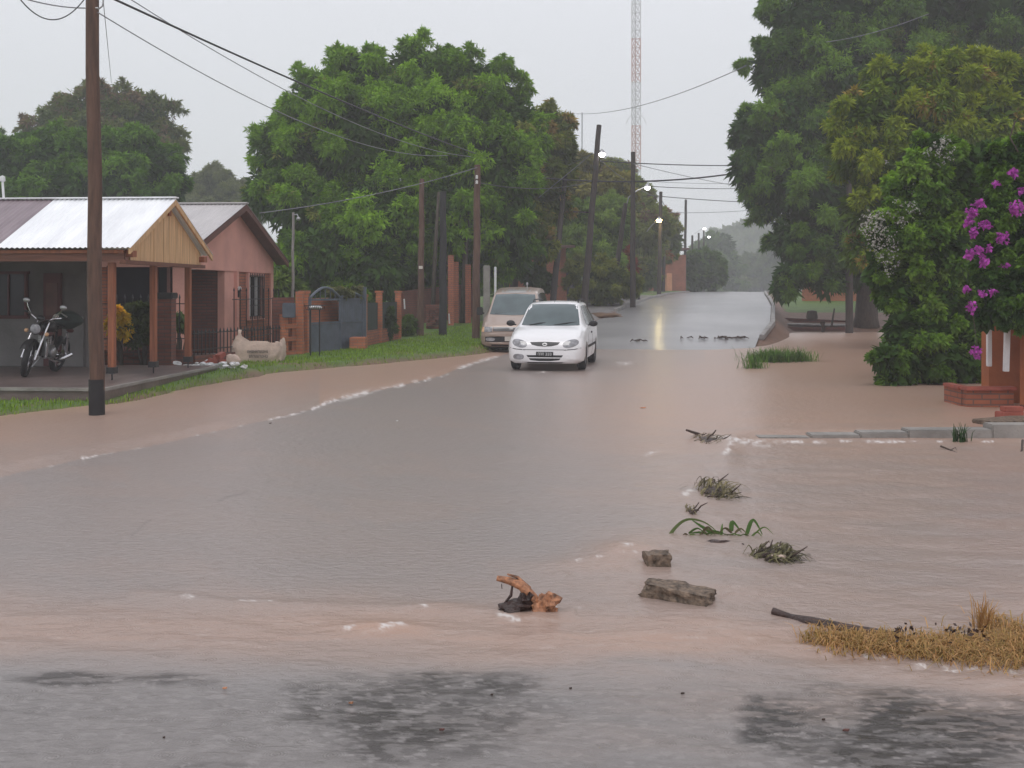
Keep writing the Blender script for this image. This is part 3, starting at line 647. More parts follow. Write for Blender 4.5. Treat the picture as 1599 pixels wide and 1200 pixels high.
bush('potted_shrub', 'yellow-leaved croton shrub behind the first porch post', [(186, 500, 12, 17, 21.2), (192, 515, 10, 12, 21.2), (178, 505, 8, 15, 21.2)], 380, 34, base=Vector((-7.6, 21.2, .3)), leaf=(.10, .04), cols=((.45, .38, .03), (.6, .5, .05)), accent=(.08, .14, .03), acc_p=.3, core=False, cat='shrub')
bush('garden_shrub', 'tall dull green shrub in front of the dark brown window', [(222, 492, 18, 22, 21.6), (215, 520, 20, 24, 21.6), (235, 515, 14, 22, 21.6)], 900, 35, base=Vector((-7.3, 21.6, .1)), leaf=(.10, .025), cols=((.03, .06, .025), (.06, .10, .04)), cat='shrub')
bush('garden_shrub', 'small sparse shrub at the pink column behind the spear railing', [(280, 502, 14, 14, 22.6)], 120, 36, base=Vector((-6.9, 22.6, .1)), leaf=(.10, .03), cols=((.05, .10, .04), (.08, .14, .06)), core=False, cat='shrub')
bush('garden_shrub', 'low weedy plants at the foot of the thin pole under the huge mango', [(630, 518, 14, 10, 34), (640, 508, 12, 10, 34)], 260, 37, leaf=(.16, .05), cols=((.04, .09, .02), (.08, .16, .04)), core=False, cat='shrub')
bush('garden_shrub', 'dark shrub growing through the green mesh fence right of the gate', [(575, 500, 12, 26, 31.5), (600, 505, 16, 22, 31.8)], 500, 38, leaf=(.14, .04), cols=((.022, .05, .02), (.05, .10, .03)), cat='shrub')
bush('climbing_vine', 'climbing vine trailing over the top of the blue-grey gate', [(530, 457, 22, 8, 28.2), (555, 462, 10, 16, 28.9), (548, 490, 8, 22, 28.8)], 420, 39, base=Vector((-4.0, 29.1, .1)), leaf=(.09, .035), cols=((.07, .10, .06), (.13, .16, .11)), accent=(.4, .36, .33), acc_p=.12, core=False, cat='vine')

# right side
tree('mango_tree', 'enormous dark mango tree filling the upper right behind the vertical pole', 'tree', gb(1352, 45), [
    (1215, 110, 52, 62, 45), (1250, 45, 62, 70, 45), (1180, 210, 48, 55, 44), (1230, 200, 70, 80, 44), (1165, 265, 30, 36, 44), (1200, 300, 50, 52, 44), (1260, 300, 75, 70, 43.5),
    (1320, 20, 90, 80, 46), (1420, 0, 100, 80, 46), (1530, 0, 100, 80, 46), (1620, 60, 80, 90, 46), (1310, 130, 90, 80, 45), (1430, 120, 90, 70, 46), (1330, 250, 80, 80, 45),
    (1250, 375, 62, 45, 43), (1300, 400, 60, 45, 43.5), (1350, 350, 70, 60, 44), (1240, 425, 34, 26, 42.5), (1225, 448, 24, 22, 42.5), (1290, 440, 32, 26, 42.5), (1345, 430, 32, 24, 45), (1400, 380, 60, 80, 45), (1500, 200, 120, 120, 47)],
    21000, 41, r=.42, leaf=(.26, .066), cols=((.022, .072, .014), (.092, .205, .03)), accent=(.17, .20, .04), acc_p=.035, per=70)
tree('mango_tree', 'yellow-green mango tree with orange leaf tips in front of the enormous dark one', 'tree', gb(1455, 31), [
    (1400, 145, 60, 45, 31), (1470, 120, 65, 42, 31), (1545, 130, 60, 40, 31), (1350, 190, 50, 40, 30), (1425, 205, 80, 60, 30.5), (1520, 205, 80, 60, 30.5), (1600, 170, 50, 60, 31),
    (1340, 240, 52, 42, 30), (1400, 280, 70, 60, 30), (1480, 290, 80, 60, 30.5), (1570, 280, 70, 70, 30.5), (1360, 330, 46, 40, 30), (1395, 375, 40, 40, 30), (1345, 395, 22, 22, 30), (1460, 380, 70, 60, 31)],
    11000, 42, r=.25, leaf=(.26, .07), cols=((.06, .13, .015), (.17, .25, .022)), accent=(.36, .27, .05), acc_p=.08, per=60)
wf = tree('flowering_tree', 'leafy shrubby tree rising from the flood with sprays of small white flowers', 'tree', Vector((7.1, 19.6, -.1)), [
    (1490, 262, 42, 42, 19.6), (1445, 300, 48, 50, 19.5), (1505, 330, 48, 60, 19.6), (1425, 350, 45, 45, 19.3), (1395, 365, 38, 40, 19.3), (1465, 400, 62, 60, 19.5), (1520, 420, 45, 60, 19.8),
    (1420, 430, 42, 42, 19.4), (1395, 455, 26, 26, 19.2), (1455, 480, 55, 50, 19.4), (1510, 500, 45, 60, 19.8), (1420, 520, 44, 34, 19), (1405, 560, 32, 30, 18.8), (1450, 560, 50, 38, 19), (1500, 570, 45, 36, 19.2), (1400, 590, 22, 16, 18.6), (1380, 560, 16, 16, 18.5), (1372, 420, 20, 24, 19.2), (1540, 560, 30, 50, 19.4), (1540, 260, 36, 44, 19.8), (1450, 240, 30, 30, 19.6), (1555, 330, 34, 50, 19.9)],
    10500, 43, r=.08, leaf=(.13, .065), cols=((.03, .085, .018), (.11, .235, .04)), accent=(.19, .30, .05), acc_p=.16, per=60, k=7, fringe=.4, clump=(.3, .6))
def flowers(name, spots, n, parent, seed, size, col, jit=1.0):
    rng = np.random.default_rng(seed); T = []
    for (u, v, ru, rv, Y) in spots:
        m = max(2, int(n * ru * rv / 100)); a = sph(rng, m) * rng.uniform(0.1, 1, (m, 1)) ** .5; s = F / Y; c = np.array(P(u, v, Y))
        T.append(c + a * np.array([ru / s, ru / s, rv / s]))
    T = np.concatenate(T); d = sph(rng, len(T)); c = np.tile(np.array(col), (len(T), 1)) * rng.uniform(.7, 1.25, (len(T), 1))
    v, q, cl = leaf_quads(T, d, 4, size, size * .8, .1, rng, c)
    me = np_mesh(name, v - np.array(ORG[parent.name]), q); set_color(me, 'tint', cl); return link_mesh(name, me, M['bougain'], parent)
flowers('flower_sprays', [(1362, 350, 22, 24, 19), (1378, 380, 26, 30, 19), (1388, 410, 18, 22, 19), (1440, 300, 22, 40, 19.2), (1470, 240, 26, 24, 19.2), (1410, 330, 26, 20, 19), (1402, 345, 16, 12, 19.1), (1380, 335, 14, 8, 19), (1440, 300, 8, 24, 19.2), (1425, 270, 10, 14, 19.2), (1450, 240, 8, 16, 19.2), (1478, 225, 12, 14, 19.3), (1490, 240, 10, 10, 19.3), (1384, 252, 5, 4, 19), (1450, 615, 6, 4, 18.8), (1408, 350, 10, 8, 18.9), (1385, 425, 8, 10, 18.9), (1350, 355, 8, 8, 18.9)], 22, wf, 44, .03, (.5, .49, .44))
bg_ = tree('bougainvillea', 'bougainvillea with magenta flower clusters hanging over the orange wall', 'flowering shrub', Vector((7.9, 15.6, -.1)), [
    (1575, 300, 36, 40, 15.2), (1612, 290, 45, 50, 15.3), (1560, 350, 32, 40, 15), (1600, 370, 46, 50, 15), (1550, 400, 28, 34, 14.8), (1590, 440, 48, 40, 14.8), (1545, 440, 20, 26, 14.7), (1640, 430, 50, 60, 15), (1590, 480, 34, 26, 14.6), (1535, 490, 10, 30, 14.7), (1650, 330, 50, 70, 15.2), (1568, 470, 26, 36, 14.6), (1548, 400, 26, 40, 14.9), (1570, 250, 40, 30, 15.3), (1620, 470, 40, 34, 14.6)],
    7600, 45, r=.07, leaf=(.085, .052), cols=((.022, .065, .02), (.075, .17, .035)), per=50, k=7, droop=.3, fringe=.45)
flowers('flower_clusters', [(1518, 332, 10, 8, 14.6), (1528, 318, 9, 8, 14.6), (1512, 345, 7, 8, 14.6), (1520, 362, 8, 9, 14.6), (1535, 352, 6, 5, 14.6), (1542, 352, 5, 7, 14.6), (1565, 372, 10, 9, 14.5), (1588, 326, 11, 11, 14.5), (1525, 392, 9, 7, 14.5), (1513, 398, 8, 8, 14.5), (1534, 408, 7, 10, 14.5), (1545, 388, 5, 5, 14.5), (1581, 270, 9, 6, 14.9), (1556, 287, 6, 5, 14.9), (1568, 415, 5, 4, 14.5), (1510, 453, 6, 6, 14.4), (1518, 480, 7, 9, 14.4), (1535, 458, 6, 5, 14.4), (1548, 456, 5, 5, 14.4), (1524, 550, 7, 9, 14.3), (1595, 298, 6, 5, 14.8)], 34, bg_, 46, .05, (.50, .085, .46))
MB().tube([P(1515, 470, 14.5), P(1522, 510, 14.4), P(1526, 545, 14.3)], [.006, .004, .003], 5).tube([P(1585, 190, 15), P(1577, 215, 15), P(1590, 238, 15)], [.012, .01, .008], 5).build('stem', M['twig'], bg_, True)

# ---------------------------------------------------------------- poles and wires
def pole(label, top, bot, r0, r1, m='pole', tar=None, cat='utility pole', group='wooden utility poles', parts=(), n=14):
    top = Vector(top); bot = Vector(bot); t_ = thing('utility_pole', label, cat, bot, group=group)
    k = 12; pts = [bot.lerp(top, i / k) + Vector((0.01 * math.sin(i * 1.3 + bot.x), .01 * math.cos(i * .9), 0)) * (0 < i < k) for i in range(k + 1)]
    pts[0] = bot - Vector((0, 0, .25)) if bot.z > -.1 else bot
    MB().tube(pts, [r0 + (r1 - r0) * i / k for i in range(k + 1)], n).build('shaft', M[m], t_, True, 60)
    if tar is not None:
        e = bot.lerp(top, tar); MB().tube([bot - Vector((0, 0, .2)), e], [r0 + .006, r0 + (r1 - r0) * tar + .006], n).build('tarred_foot', M['tar'], t_, True, 60)
    return t_
def insulator(t_, p, m='whitepaint'):
    p = Vector(p); MB().lathe(p, (0, 0, 1), [(-.05, .0), (-.05, .035), (-.02, .045), (0, .025), (.03, .045), (.05, .03), (.06, 0)], 10).build('insulator', M[m], t_, True, 60)
pA = pole('nearest tall brown pole with a black tarred foot standing in the flood at left', P(142, -160, 14.3), G(151.5, 651), .097, .08, tar=.072)
MB().tube([P(134, 13, 14.25), P(153, 13, 14.25)], .012, 6).tube([P(153, 15, 14.2), P(160, 10, 14.2), P(163, -10, 14.2)], .01, 6).build('wire_clamp', M['steel'], pA, True)
pB = pole('pole at the front of the huge mango with two white insulators near its top', P(745.5, 258, 33), gb(743, 33), .125, .095)
insulator(pB, P(744.5, 277, 32.85)); insulator(pB, P(744.5, 285, 32.85))
pC = pole('slim pole with a small pale tag in front of the huge mango', P(659, 280, 34), gb(656.5, 34), .115, .075)
MB().box(P(657, 418, 33.85), (.12, .03, .09)).build('pale_tag', M['plate'], pC)
pD = pole('black tarred pole standing on the grass between the two mango-front poles', P(692, 300, 34.5), gb(691.5, 34.2), .13, .10, m='tar')
pE = pole('leaning dark pole with a lamp arm behind the van', P(884, 260, 47), gb(862, 45), .14, .1, m='pole_grey')
pF = pole('tallest leaning pole with a bright lamp, behind the white car', P(935.5, 196, 44), gb(911, 43), .15, .10, m='pole_grey')
MB().tube([P(888, 258, 46), P(905, 250, 45.5), P(925, 240, 44)], .03, 6).build('lamp_arm', M['steel'], pE, True)
MB().beam(P(895, 331, 43.8), P(920, 332, 43.8), .05).build('cross_arm', M['pole_grey'], pF)
MB().box(P(930, 262, 43.7), (.12, .12, .2)).build('junction_box', M['black'], pF, bevel=.01)
pG = pole('straight vertical pole in front of the lattice mast', P(988.5, 238, 50), gb(988, 49), .13, .10, m='pole_grey')
pH = pole('short leaning pole with a curved lamp arm left of the lattice mast', P(977, 318, 51), gb(955, 51, .0), .14, .1, m='pole_grey')
pI = pole('pole carrying the yellow-glowing lamp before the orange house', P(1032, 300, 68), gb(1029, 67.5), .14, .1, m='pole_grey')
pI2 = pole('slim second pole just right of the yellow lamp pole', P(1037, 385, 80), gb(1036, 80), .13, .11, m='pole_grey')
pJ = pole('tall thin pole at the crest left of the fogged trees', P(1071, 312, 92), gb(1069, 92), .13, .1, m='pole_grey')
pK = pole('small distant pole with a lamp arm, first beyond the crest', P(1081, 368, 105), gb(1081, 105), .13, .1, m='pole_grey')
pL = pole('small distant pole, second beyond the crest', P(1091, 364, 118), gb(1091, 118), .13, .1, m='pole_grey')
pM = pole('small distant pole topped by a lit lamp, third beyond the crest', P(1099, 359, 128), gb(1099, 128), .13, .1, m='pole_grey')
pR = pole('straight pole standing in the flood before the dark mango on the right', P(1327, 235, 42.5), Vector(((1326 - CX) / F * 42.5, 42.5, -.05)), .15, .12, m='pole_grey')
MB().tube([gb(1000, 56, -.1), P(990, 440, 54.6)], .06, 6).build('brace', M['pole_grey'], pG, True)
pS = pole('thin grey galvanised post with a small lamp beside the pink house', P(458, 332, 30), gb(456.5, 30), .045, .035, m='concrete', cat='lamp post', group='street and yard lamps')
MB().tube([P(458, 336, 30), P(464, 335, 29.9), P(466, 340, 29.9)], .015, 6).ell(P(466, 342, 29.9), (.06, .06, .05)).build('lamp_head', M['steel'], pS, True)

def street_lamp(label, pos, arm, warm=False, r=.12, Rg='street and yard lamps'):
    pos = Vector(pos); arm = [Vector(a) for a in arm]
    t_ = thing('street_lamp', label, 'street lamp', arm[0], group=Rg)
    MB().tube(arm + [pos + Vector((0, 0, .06))], .03, 6).build('lamp_arm', M['steel'], t_, True)
    MB().lathe(pos + Vector((0, 0, .02)), (0, 0, 1), [(0, r * 1.15), (.05, r * 1.1), (.14, r * .5), (.2, 0)], 12).build('lamp_hood', M['steel'], t_, True)
    MB().ell(pos - Vector((0, 0, .02)), (r, r, r * .8), 12, 8).build('bulb', M['lampwarm' if warm else 'lampglow'], t_, True, 180)
street_lamp('lit lamp beside the top of the tallest leaning pole', P(940, 241, 43.8), [P(931, 240, 43.9)], r=.13)
street_lamp('lit lamp on a long curved arm left of the lattice mast', P(1011, 293, 51), [P(977, 325, 51), P(982, 308, 51), P(995, 298, 51)], r=.13)
street_lamp('lamp glowing yellow and mirrored on the wet road', P(1029, 344, 67), [P(1010, 362, 68), P(1018, 352, 67.5)], warm=True, r=.16)
street_lamp('small lit lamp left of the tall thin crest pole', P(1057, 357, 100), [P(1049, 352, 100)], r=.14)
street_lamp('small lit lamp topping the third pole beyond the crest', P(1100, 357, 127.8), [P(1085, 365, 128), P(1092, 360, 128)], r=.17)
street_lamp('lowest faint lamp among the fogged trees at the crest', P(1107, 370, 140), [P(1103, 372, 140)], r=.16)

def wire(label, a, b, sag, r, m='wire', group='overhead wires'):
    a = Vector(a); b = Vector(b); n = 28
    pts = [a.lerp(b, i / n) - Vector((0, 0, sag * 4 * (i / n) * (1 - i / n))) for i in range(n + 1)]
    o = MB().tube(pts, r, 5).build('overhead_wire', M[m], None, True, 180, origin=pts[n // 2]); tag(o, label, 'wire', group)
wire('thick black cable from the top of the nearest pole down to the huge mango', P(150, -14, 14.2), P(742, 240, 33), .1, .017)
wire('thin grey wire just below the thick black cable, sloping to the mango', P(205, 0, 16), P(735, 245, 33), .45, .008, 'wire_pale')
wire('thin wire tied to the nearest pole sloping to the huge mango', P(153, 20, 14.2), P(700, 243, 33), .55, .008, 'wire_pale')
wire('nearly level wire entering from the upper left to the nearest pole', P(30, -4, 12), P(134, 13, 14.2), .03, .008, 'wire_pale')
wire('looping slack wire hanging in the upper left corner', P(29, -4, 12), P(150, -30, 13), .35, .007)
wire('thin stay wire dropping beside the nearest pole to the domed tree', P(160, -10, 14.3), P(174, 130, 30), .0, .006, 'wire_pale')
wire('pale service wire from the insulator pole to the grey lamp post', P(745, 262, 32.9), P(405, 333, 29), .15, .011, 'wire_pale')
wire('slack black wire between the mango-front pole and the road poles', P(745, 285, 33), P(925, 283, 44), .25, .013)
wire('heavy sagging black cable crossing the road below the lamp', P(835, 277, 45), P(1200, 262, 50), .38, .035)
wire('straight dark wire crossing the road level with the lamp', P(937, 252, 44), P(1150, 259, 50), .05, .022)
wire('pale wire from the tallest leaning pole slanting down across the road', P(940, 243, 44), P(1160, 292, 60), .1, .015, 'wire_pale')
wire('thin wire crossing the road at the curved-arm lamp', P(1010, 291, 61), P(1150, 295, 66), .05, .02)
wire('upper thin wire crossing the road above the yellow lamp', P(1000, 283, 61), P(1150, 287, 66), .05, .012, 'wire_pale')
wire('dark wire slanting across the road above the yellow lamp', P(1010, 305, 70), P(1190, 317, 74), .06, .025)
wire('lowest wire crossing the road near the tall thin crest pole', P(1033, 332, 76), P(1180, 328, 80), .1, .018, 'wire_pale')
wire('wire running from the tallest pole back to the vertical pole', P(930, 244, 44), P(1033, 310, 76), .3, .018)
wire('short wire from the yellow lamp pole towards the crest pole', P(1032, 310, 76), P(1071, 385, 92), .1, .022)
wire('long thin wire rising from the slim antenna to the dark mango crown', P(900, 178, 70), P(1165, 103, 40), .5, .018, 'wire_pale')
wire('thin wire passing in front of the dark mango crown at the upper right', P(1290, 66, 33), P(1450, 22, 28), .1, .010, 'wire_pale')
wire('wire between the leaning lamp poles above the vehicles', P(840, 310, 46), P(925, 240, 44.2), .0, .018, 'wire_pale')
wire('stay wire running down right of the yellow lamp', P(1034, 320, 76), P(1060, 372, 80), 0, .022)

# lattice mast
mast = thing('lattice_mast', 'tall slender red and white lattice radio mast above the road', 'radio mast', gb(993, 200))
mx_, my_ = (993 - CX) / F * 200, 200.0; s_ = .8; zt = 68.0; zb_ = float(gz(mx_, my_)) - .3
legs = [(mx_ + s_ * math.cos(a), my_ + s_ * math.sin(a)) for a in (math.radians(30 + 90), math.radians(30 + 210), math.radians(30 - 30))]
legs = [(mx_ - s_, my_ - .4), (mx_ + s_, my_ - .4), (mx_, my_ + .9)]
secs = np.arange(zb_, zt, 8.0)
for j, z0 in enumerate(secs):
    mb = MB(); z1 = min(z0 + 8, zt)
    for k in range(3):
        (x0, y0), (x1, y1) = legs[k], legs[(k + 1) % 3]
        mb.beam((x0, y0, z0), (x0, y0, z1), .17)
        nb_ = 5; hh = (z1 - z0) / nb_
        for i_ in range(nb_):
            za, zc = z0 + i_ * hh, z0 + (i_ + 1) * hh
            mb.beam((x0, y0, za), (x1, y1, zc), .08); mb.beam((x1, y1, za), (x0, y0, zc), .08)
            mb.beam((x0, y0, zc), (x1, y1, zc), .08)
    mb.build('mast_section', M['towerred' if j % 2 else 'towerwhite'], mast)
for k, (dx) in enumerate((-1, 1)):
    MB().tube([(mx_ + dx * .8, my_ - .4, 34), (mx_ + dx * 1.5, my_ - .4, 33.2), (mx_ + dx * 1.9, my_ - .4, 32.2)], .06, 5).build('antenna_arm', M['towerwhite'], mast)
o = MB().tube([P(908.5, 420, 70), P(909, 176, 70)], .045, 6).build('antenna_mast', M['steel'], None, True); tag(o, 'slim bare antenna pipe rising behind the right flank of the huge mango', 'antenna')

# ---------------------------------------------------------------- buildings
def corr(x0, x1, y0, z0, y1, z1, pitch=.085, amp=.011, th=.004, rows=6):
    """corrugated sheet, waves across x, running from (y0,z0) to (y1,z1)"""
    n = int(abs(x1 - x0) / (pitch / 4)); mb = MB(); vs, fs = [], []
    nrm = Vector((0, -(z1 - z0), (y1 - y0))).normalized()
    if nrm.z < 0: nrm = -nrm
    for sgn in (0, -1):
        for j in range(rows + 1):
            t_ = j / rows
            for i_ in range(n + 1):
                x = x0 + (x1 - x0) * i_ / n; p = Vector((x, y0 + (y1 - y0) * t_, z0 + (z1 - z0) * t_)) + nrm * (amp * math.sin(2 * math.pi * x / pitch) + sgn * th)
                vs.append(p)
    st_ = (rows + 1) * (n + 1)
    for sgn in (0, 1):
        for j in range(rows):
            for i_ in range(n):
                a_ = sgn * st_ + j * (n + 1) + i_; fs.append((a_, a_ + 1, a_ + n + 2, a_ + n + 1))
    for i_ in range(n): fs.append((i_, i_ + 1, st_ + i_ + 1, st_ + i_))
    for j in range(rows):
        a_ = j * (n + 1); fs.append((a_, a_ + n + 1, st_ + a_ + n + 1, st_ + a_)); a_ += n; fs.append((a_, a_ + n + 1, st_ + a_ + n + 1, st_ + a_))
    return mb.add(vs, fs)

# white tin-roofed house
wh = thing('porch_house', 'small grey house with bright white corrugated roof and timber gabled porch on three posts', 'house', (-6.08, 17.0, 0), math.radians(-4))
EZ, RZ_, SP = 2.33, 3.25, 1.85
corr(.14, -2.02, -.05, EZ, SP, RZ_).build('roof', M['zinc'], wh, True, 50)
corr(-2.03, -9, -.05, EZ, SP, RZ_).build('old_roof_sheets', M['zinc_old'], wh, True, 50)
corr(.14, -9, 2 * SP + .05, EZ, SP, RZ_).build('rear_roof', M['zinc'], wh, True, 50)
MB().beam((.16, SP, RZ_ + .02), (-9, SP, RZ_ + .02), .16, .02).build('ridge_cap', M['zinc'], wh)
MB().box((-4.5, .08, 2.2), (9.0, .05, .16)).build('eave_beam', M['wood_beam'], wh)
MB().box((-4.5, .04, 2.27), (9.0, .03, .05)).build('fascia', M['wood'], wh)
for s_y, nm in ((1, 'barge_board'), (-1, 'barge_board')):
    y0 = SP - s_y * (SP + .02)
    MB().prism([(.1, y0, EZ - .10), (.1, SP, RZ_ - .11), (.1, SP, RZ_ - .01), (.1, y0, EZ - .01)], (.035, 0, 0)).build(nm, M['wood_pale'], wh)
pan = MB()
yy = .28; rgp = random.Random(3)
while yy < 3.42:
    w_ = .135; ya, yb = yy, min(yy + w_ - .006, 3.42)
    za = EZ - .02 + (RZ_ - EZ) * (1 - abs(ya - SP) / SP) - .1; zb2 = EZ - .02 + (RZ_ - EZ) * (1 - abs(yb - SP) / SP) - .1
    za = max(za, 2.2); zb2 = max(zb2, 2.2); dx_ = rgp.uniform(-.004, .004)
    pan.prism([(-.02 + dx_, ya, 2.14), (-.02 + dx_, yb, 2.14), (-.02 + dx_, yb, zb2), (-.02 + dx_, ya, za)], (.022, 0, 0)); yy += w_
pan.build('gable_cladding', M['wood_pale'], wh)
MB().prism([(.01, SP - .05, 2.95), (.01, SP + .05, 2.95), (.01, SP + .04, RZ_ - .12), (.01, SP - .04, RZ_ - .12)], (.03, 0, 0)).build('king_post', M['wood'], wh)
MB().beam((-.02, .05, 2.11), (-.02, 3.6, 2.11), .1, .06).build('tie_beam', M['wood_beam'], wh)
for y_ in (.22, 3.42): MB().box((.03, y_, 2.24), (.14, .16, .10)).build('rafter_end', M['wood'], wh)
MB().box((-1.0, .24, 2.26), (2.0, .06, .1)).build('rafter', M['wood_beam'], wh)
for k, y_ in enumerate((.2, 1.6, 3.0)):
    xo = (-.26, -.16, -.08)[k]
    MB().box((xo, y_, 1.27), (.10, .10, 1.66)).build('porch_post', M['wood'], wh, bevel=.006)
    br_ = MB().box((xo, y_, .40), (.135, .135, .10)).tube([(xo, y_, .36), (xo, y_, .22)], .012, 6); br_.build('post_bracket', M['black'], wh)
MB().box((-5.55, 3.1, 1.4), (7.1, .22, 2.32)).build('wall', M['grey_wall'], wh)
MB().box((-3.35, 2.97, .72), (2.6, .03, .92)).build('wall_base_band', M['grey_low'], wh)
wd_ = MB().box((-3.6, 2.96, 1.58), (1.0, .05, .78)).build('window', M['darkglass'], wh)
MB().box((-3.6, 2.93, 1.17), (1.08, .07, .06)).box((-3.12, 2.93, 1.58), (.05, .06, .8)).box((-3.6, 2.93, 1.99), (1.08, .06, .05)).box((-3.45, 2.93, 1.58), (.03, .05, .76)).build('window_frame', M['redwood'], wd_)
dr_ = MB().box((-2.62, 2.95, 1.12), (.34, .06, 1.72)).build('door', M['redwood'], wh, bevel=.008)
MB().box((-2.62, 2.915, 1.5), (.22, .02, .6)).box((-2.62, 2.915, .72), (.22, .02, .6)).build('door_panel', M['brownpaint'], dr_)
sl = MB().prism([(.27, -1.28, .0), (.27, 3.6, .0), (-9, 3.6, .0), (-9, -1.28, .0)], (0, 0, .245)); sl.build('porch_slab', M['concrete_wet'], wh, bevel=.015)
MB().box((-4.37, -1.295, .232), (9.3, .05, .045)).box((.285, 1.16, .232), (.05, 4.88, .045)).build('slab_edge', M['concrete'], wh)
MB().tube([(-3.2, SP + .5, 2.9), (-3.25, SP + .5, 3.62)], .022, 8).lathe((-3.25, SP + .5, 3.62), (0, 0, 1), [(0, .04), (.02, .05), (.09, .045), (.11, 0)], 10).build('vent_pipe', M['whitepaint'], wh, True)

# pink house
ph = thing('pink_house', 'pink plastered house with grey corrugated gable roof and barred window', 'house', (-7.05, 23.4, 0), math.radians(-3))
PZ, PR, PS = 2.48, 3.80, 3.45
corr(.34, -7, -.6, PZ, PS, PR, pitch=.1, amp=.014).build('roof', M['zinc_grey'], ph, True, 50)
corr(.34, -7, 7.5, PZ, PS, PR, pitch=.1, amp=.014).build('rear_roof', M['zinc_grey'], ph, True, 50)
MB().beam((.36, PS, PR + .02), (-7, PS, PR + .02), .2, .03).build('ridge_cap', M['zinc_grey'], ph)
MB().prism([(.3, -.58, PZ - .16), (.3, PS, PR - .16), (.3, PS, PR - .02), (.3, -.58, PZ - .02)], (.035, 0, 0)).build('fascia', M['brownpaint'], ph)
MB().prism([(.3, 7.48, PZ - .16), (.3, PS, PR - .16), (.3, PS, PR - .02), (.3, 7.48, PZ - .02)], (.035, 0, 0)).build('fascia', M['brownpaint'], ph)
MB().prism([(0.0, PS, PR - .08), (0.0, 7.4, PZ - .09), (0.0, 7.4, PZ - .05), (0.0, PS, PR - .04)], (.3, 0, 0)).prism([(0.0, PS, PR - .08), (0.0, -.5, PZ - .09), (0.0, -.5, PZ - .05), (0.0, PS, PR - .04)], (.3, 0, 0)).build('soffit', M['brownpaint'], ph)
# gable wall: pieces butted round the porch opening and the window
WT = .2
def gx(y): return PZ + (PR - PZ) * (1 - abs(y - PS) / (PS + .6)) - .07
w = MB()
w.prism([(-WT, 0, 2.14), (-WT, 7.1, 2.14), (-WT, 7.1, gx(7.1)), (-WT, PS, PR - .09), (-WT, 0, gx(0))], (WT, 0, 0))
w.prism([(-WT, 2.85, 0), (-WT, 3.75, 0), (-WT, 3.75, 2.14), (-WT, 2.85, 2.14)], (WT - .03, 0, 0))
w.prism([(-WT, 6.85, 0), (-WT, 7.1, 0), (-WT, 7.1, 2.14), (-WT, 6.85, 2.14)], (WT, 0, 0))
w.build('wall', M['pink'], ph)
MB().box((-.02, 3.68, 1.07), (.14, .16, 2.14)).build('column', M['pink'], ph, bevel=.01)
MB().prism([(-WT, 3.75, 0), (-WT, 6.85, 0), (-WT, 6.85, .92), (-WT, 3.75, .92)], (WT - .04, 0, 0)).prism([(-WT, 3.75, .92), (-WT, 4.7, .92), (-WT, 4.7, 2.08), (-WT, 3.75, 2.08)], (WT - .04, 0, 0)).prism([(-WT, 6.05, .92), (-WT, 6.85, .92), (-WT, 6.85, 2.08), (-WT, 6.05, 2.08)], (WT - .04, 0, 0)).prism([(-WT, 3.75, 2.08), (-WT, 6.85, 2.08), (-WT, 6.85, 2.14), (-WT, 3.75, 2.14)], (WT - .04, 0, 0)).build('brick_panel', M['brick'], ph)
wp = MB().box((-.12, 5.375, 1.5), (.04, 1.3, 1.12)).build('window', M['darkglass'], ph)
MB().box((-.02, 5.375, .94), (.1, 1.5, .09)).box((-.02, 5.375, 2.08), (.1, 1.5, .09)).box((-.02, 4.66, 1.51), (.1, .09, 1.05)).box((-.02, 6.09, 1.51), (.1, .09, 1.05)).build('window_frame', M['pink'], wp)
g_ = MB()
for k in range(9):
    y_ = 4.75 + k * .156; g_.beam((.05, y_, .92), (.05, y_, 2.12), .018)
for z_ in (1.0, 1.28, 1.78, 2.05): g_.beam((.05, 4.7, z_), (.05, 6.05, z_), .018)
g_.build('window_grille', M['black'], wp)
MB().box((-.09, 5.05, 1.5), (.015, .28, 1.05)).box((-.09, 5.7, 1.5), (.015, .22, 1.05)).build('curtain', M['whitepaint'], wp)
MB().box((.0, 3.68, 1.62), (.16, .1, .26)).build('wall_lantern', M['black'], ph, bevel=.02)
MB().box((.08, 3.68, 1.72), (.08, .11, .1)).build('lantern_glass', M['whitepaint'], ph, bevel=.02)
MB().box((.0, 2.0, 3.18), (.02, .05, .12)).build('vent_slot', M['black'], ph)
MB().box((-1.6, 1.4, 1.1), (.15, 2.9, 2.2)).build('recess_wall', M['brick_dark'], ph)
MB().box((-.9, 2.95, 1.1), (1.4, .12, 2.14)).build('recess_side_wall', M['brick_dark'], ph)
MB().box((-.8, 1.4, .08), (1.5, 2.8, .16)).build('porch_floor', M['concrete_wet'], ph)
MB().box((-.12, .12, 1.1), (.26, .24, 2.2)).build('corner_column', M['pink'], ph)
# wall facing the neighbour porch
MB().box((-4.7, .1, 1.2), (4.9, .2, 2.5)).build('side_brick_wall', M['brick'], ph)
MB().box((-1.2, .08, 2.28), (2.1, .24, .22)).build('lintel', M['pink'], ph)
MB().box((-1.95, .1, 1.1), (.6, .16, 2.2)).build('brick_pier', M['brick'], ph)
wb = MB().box((-.98, .12, 1.5), (1.36, .06, 1.5)).build('side_window', M['darkglass'], ph)
MB().box((-.98, .05, .74), (1.46, .1, .07)).box((-.98, .05, 2.2), (1.46, .1, .07)).box((-1.62, .05, 1.47), (.09, .1, 1.4)).box((-.34, .05, 1.47), (.07, .1, 1.4)).box((-.62, .05, 1.47), (.06, .08, 1.4)).build('window_frame', M['brownpaint'], wb)
MB().box((-.98, .1, .37), (1.4, .18, .74)).build('brick_apron', M['brick_dark'], ph)
